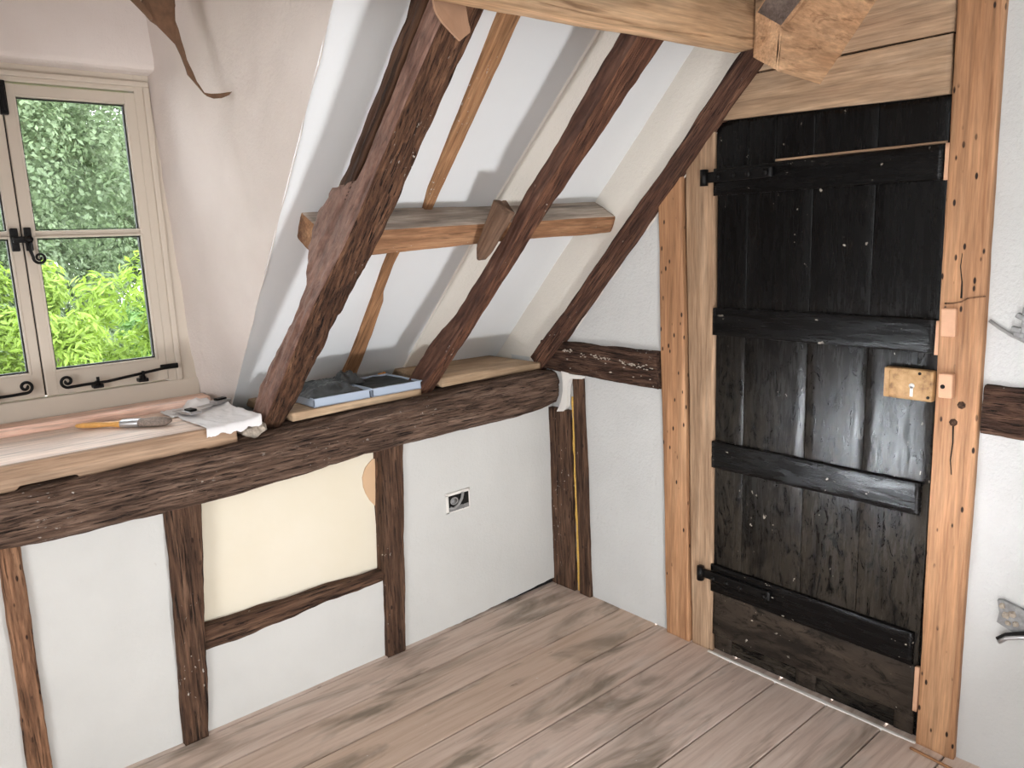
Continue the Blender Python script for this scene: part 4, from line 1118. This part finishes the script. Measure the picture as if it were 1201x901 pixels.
# ------------------------------------------------------------------ hanging pieces
def flat_piece(name, outline, y, th, mat, parent=None, curl=0.0, seed=0.0):
    """thin sheet piece with a rounded relief, hanging in the plane y"""
    bm = bmesh.new()
    f_ = bm.faces.new([bm.verts.new((x, y, z)) for x, z in outline])
    bmesh.ops.triangulate(bm, faces=[f_])
    bmesh.ops.subdivide_edges(bm, edges=bm.edges[:], cuts=2, use_grid_fill=True)
    for v in bm.verts:
        q = Vector((v.co.x * 14 + seed, v.co.z * 9, seed))
        v.co.y += curl * noise.noise(q)
    r_ = bmesh.ops.extrude_face_region(bm, geom=bm.faces[:])
    for q in [g_ for g_ in r_['geom'] if isinstance(g_, bmesh.types.BMVert)]: q.co.y -= th
    return bm_out(name, bm, mat, parent)
def hanging():
    main = [(-1.435, 2.33), (-1.439, 2.1728), (-1.4391, 2.1586), (-1.4459, 2.1378), (-1.4453, 2.118), (-1.4401, 2.0987), (-1.4358, 2.0705), (-1.4297, 2.0453), (-1.4263, 2.0224), (-1.4146, 1.9914), (-1.408, 1.9685), (-1.3895, 1.9404), (-1.3708, 1.9395), (-1.345, 1.9426), (-1.3087, 1.9508), (-1.3195, 1.9401), (-1.3399, 1.9309), (-1.3626, 1.9276), (-1.381, 1.9321), (-1.3912, 1.9387), (-1.4118, 1.9622), (-1.4291, 1.9841), (-1.4317, 2.0014), (-1.4402, 2.0325), (-1.4519, 2.06), (-1.4597, 2.0819), (-1.4688, 2.0921), (-1.4746, 2.0919), (-1.4911, 2.099), (-1.5097, 2.1105), (-1.5143, 2.1197), (-1.5227, 2.1324), (-1.5246, 2.1514), (-1.52, 2.33)]
    side = [(-1.5602, 2.1542), (-1.64, 2.27), (-1.60, 2.27), (-1.5377, 2.1577), (-1.5222, 2.1366), (-1.5109, 2.1201), (-1.5083, 2.1102), (-1.5155, 2.1092), (-1.5254, 2.1209), (-1.5404, 2.1353)]
    t_ = empty('hanging_strip', (-1.45, -0.1, 1.93))
    flat_piece('curl', main, -0.1, 0.006, M_BROWNSTRIP, t_, 0.012, 2.0)
    flat_piece('side_strand', side, -0.112, 0.008, M_BROWNSTRIP, t_, 0.006, 5.0)
    tag(t_, 'brown dried curled strip hanging before the dormer, ending in a hook', 'hanging strip')
    ton = [(-1.253, 2.04), (-1.2538, 1.9907), (-1.2512, 1.9762), (-1.246, 1.9639), (-1.2323, 1.948), (-1.2085, 1.9312), (-1.1881, 1.92), (-1.1618, 1.9391), (-1.1608, 1.947), (-1.1667, 1.9655), (-1.1702, 1.992), (-1.172, 2.04)]
    o = flat_piece('leather_tongue', ton, -1.008, 0.006, M_TAN, None, 0.008, 3.0)
    tag(o, 'flat tan pointed tongue hanging below the oak beam over the knotty rafter', 'tongue')
hanging()

# ------------------------------------------------------------------ outside
def foliage(name, c, r, n, size, aspect, mat, parent, seed, clumps=60, droop=0.2, cs=(0.16, 0.30)):
    rr = random.Random(seed)
    verts, faces, tone = [], [], []
    cl = []
    for _ in range(clumps):
        while True:
            d = Vector((rr.uniform(-1, 1), rr.uniform(-1, 1), rr.uniform(-1, 1)))
            if 0.45 < d.length < 1: break
        cl.append((Vector((d.x * r[0], d.y * r[1], d.z * r[2])), rr.uniform(*cs) * min(r), rr.uniform(-0.2, 0.2)))
    for i in range(n):
        q, cr, ct = cl[rr.randrange(clumps)]
        d = Vector((rr.gauss(0, 1), rr.gauss(0, 1), rr.gauss(0, 1))).normalized() * cr * (0.55 + 0.6 * rr.random())
        p = Vector(c) + q + d
        nrm = (d.normalized() + Vector((rr.uniform(-.6, .6), rr.uniform(-.6, .6), rr.uniform(0, .9)))).normalized()
        t = nrm.cross(Vector((rr.uniform(-1, 1), rr.uniform(-1, 1), rr.uniform(-1, 1)))).normalized()
        t = (t + Vector((0, 0, -droop))).normalized()
        b_ = nrm.cross(t).normalized()
        s = size * rr.uniform(0.6, 1.3)
        k = len(verts)
        verts += [p - t * s, p + b_ * s * aspect + nrm * s * 0.12, p + t * s, p - b_ * s * aspect + nrm * s * 0.12]
        faces.append((k, k + 1, k + 2, k + 3))
        tn = min(1, max(0, 0.5 + ct + rr.gauss(0, 0.13)))
        tone += [tn] * 4
    o = link(name, verts, faces, mat, parent, None, False)
    a = o.data.attributes.new('tone', 'FLOAT', 'POINT'); a.data.foreach_set('value', tone)
    return o
GZ = -2.6
o = grid('ground', lambda u, v: (-12 + 26 * u, 1.5 + 26 * v, GZ), 10, 10, M_GRASS)
tag(o, 'green garden lawn far below the dormer window', 'ground', kind='structure')
def tree(name, x, y, zc, r, n, size, asp, mat, label, seed, clumps=70, grp=None, cs=(0.16, 0.30)):
    t = empty(name, (x, y, GZ))
    tube('trunk', [(x, y, GZ), (x + 0.05, y, GZ + (zc - GZ) * 0.5), (x - 0.03, y + 0.05, zc + r[2] * 0.4)], lambda q: 0.16 - 0.11 * q, M_BARK, t, 8)
    foliage('crown', (x, y, zc), r, n, size, asp, mat, t, seed, clumps, 0.2, cs)
    tag(t, label, 'tree', grp)
tree('garden_bush', -0.75, 5.6, -0.1, (1.6, 0.9, 1.75), 34000, 0.055, 0.28, M_LEAFY, 'bright yellow-green leafy bush close outside the lower panes', 3, 90)
tree('garden_bush', 1.3, 7.6, -0.1, (1.3, 0.9, 1.5), 7000, 0.075, 0.32, M_LEAFM, 'mid-green bush standing behind and right of the bright one', 4, 60)
tree('garden_bush', -2.9, 7.6, -0.1, (1.2, 0.9, 1.5), 7000, 0.075, 0.32, M_LEAFM, 'mid-green bush seen through the left leaf of the window', 5, 60)
tree('garden_tree', -0.9, 12.0, 3.3, (2.6, 1.6, 4.6), 80000, 0.048, 0.6, M_LEAFD, 'tall dusky green tree filling the upper panes', 6, 330, 'trees beyond the bushes', (0.22, 0.42))
tree('garden_tree', 3.4, 15.2, 3.6, (2.4, 1.6, 4.8), 60000, 0.050, 0.6, M_LEAFD, 'tall dusky green tree toward the right edge of the window view', 7, 280, 'trees beyond the bushes', (0.22, 0.42))
tree('garden_tree', -5.8, 13.0, 3.4, (2.2, 1.6, 4.6), 16000, 0.09, 0.6, M_LEAFD, 'tall dusky green tree farthest to the left of the window view', 8, 100, 'trees beyond the bushes')
tree('garden_tree', 0.8, 19.5, 4.0, (5.5, 1.6, 6.6), 42000, 0.15, 0.6, M_LEAFD, 'broad dark tree closing the view behind the others', 9, 260, 'trees beyond the bushes', (0.3, 0.55))

# ------------------------------------------------------------------ light
w = bpy.data.worlds.new('World'); SC.world = w; w.use_nodes = True
nt = w.node_tree; nt.nodes.clear()
wo = N(nt, 'ShaderNodeOutputWorld'); bg = N(nt, 'ShaderNodeBackground')
tc = N(nt, 'ShaderNodeTexCoord'); sx = N(nt, 'ShaderNodeSeparateXYZ')
nt.links.new(tc.outputs['Generated'], sx.inputs[0])
col = ramp(nt, sx.outputs[2], [(0.0, (0.95, 0.97, 1.0, 1)), (0.5, (0.90, 0.95, 1.0, 1))])
nt.links.new(col, bg.inputs[0]); bg.inputs[1].default_value = 11.0
nt.links.new(bg.outputs[0], wo.inputs[0])

def aim(o, target):
    d = (Vector(target) - o.location).normalized()
    o.rotation_euler = d.to_track_quat('-Z', 'Y').to_euler()
def area(name, loc, tgt, sx_, sy_, power, color, shape='RECTANGLE'):
    l = bpy.data.lights.new(name, 'AREA'); l.shape = shape; l.size = sx_; l.size_y = sy_; l.energy = power; l.color = color
    o = bpy.data.objects.new(name, l); COL.objects.link(o); o.location = loc; aim(o, tgt)
    return o
s = bpy.data.lights.new('sun', 'SUN'); s.energy = 3.0; s.angle = math.radians(2); s.color = (1.0, 0.95, 0.86)
so = bpy.data.objects.new('sun', s); COL.objects.link(so); so.location = (6, -4, 9); aim(so, (6 - 5.2, -4 + 4.0, 9 - 7.0))
l = area('floor_flood_light', (-1.12, -2.03, 0.13), (-0.95, -0.45, 1.35), 0.22, 0.22, 15.5, (0.95, 0.975, 1.0))
l.data.spread = math.radians(140)
area('opposite_fill_light', (-2.4, -4.0, 1.6), (-0.9, -0.4, 0.7), 2.2, 1.2, 46, (0.97, 0.985, 1.0))  # added soft fill from behind the camera, no window there
area('gable_fill_light', (-4.3, -2.2, 1.3), (-0.6, -0.3, 1.2), 1.5, 1.5, 80, (0.965, 0.98, 1.0))  # added soft fill from the gable side, no window there
l = area('door_highlight_light', (-2.42, -0.45, 0.27), (0, -1.33, 0.86), 0.13, 0.22, 1.2, (0.88, 0.94, 1.0))  # added narrow beam, shaped to put the highlight on the door
l.data.spread = math.radians(26)

# ------------------------------------------------------------------ camera
f_px = 912.601
a, b_, c = 1.88510905e-01, -7.04629536e-01, -3.75733345e-02
Rx = Matrix(((1, 0, 0), (0, math.cos(a), -math.sin(a)), (0, math.sin(a), math.cos(a))))
Ry = Matrix(((math.cos(b_), 0, math.sin(b_)), (0, 1, 0), (-math.sin(b_), 0, math.cos(b_))))
Rz = Matrix(((math.cos(c), -math.sin(c), 0), (math.sin(c), math.cos(c), 0), (0, 0, 1)))
Bm = Matrix(((1, 0, 0), (0, 0, -1), (0, 1, 0)))
R = Rz @ Rx @ Ry @ Bm
cam = bpy.data.cameras.new('camera'); co = bpy.data.objects.new('camera', cam); COL.objects.link(co)
cam.sensor_fit = 'HORIZONTAL'; cam.sensor_width = 36.0; cam.lens = f_px / 1201.0 * 36.0; cam.clip_start = 0.02
rt, up, bk = R[0], -R[1], -R[2]
co.matrix_world = Matrix(((rt.x, up.x, bk.x, -2.234), (rt.y, up.y, bk.y, -2.364), (rt.z, up.z, bk.z, 1.522), (0, 0, 0, 1)))
SC.camera = co

vs_ = SC.view_settings
SC.display_settings.display_device = 'sRGB'
vs_.view_transform = 'Standard'; vs_.look = 'None'; vs_.gamma = 1.0; vs_.use_curve_mapping = False
vs_.exposure = 0.06
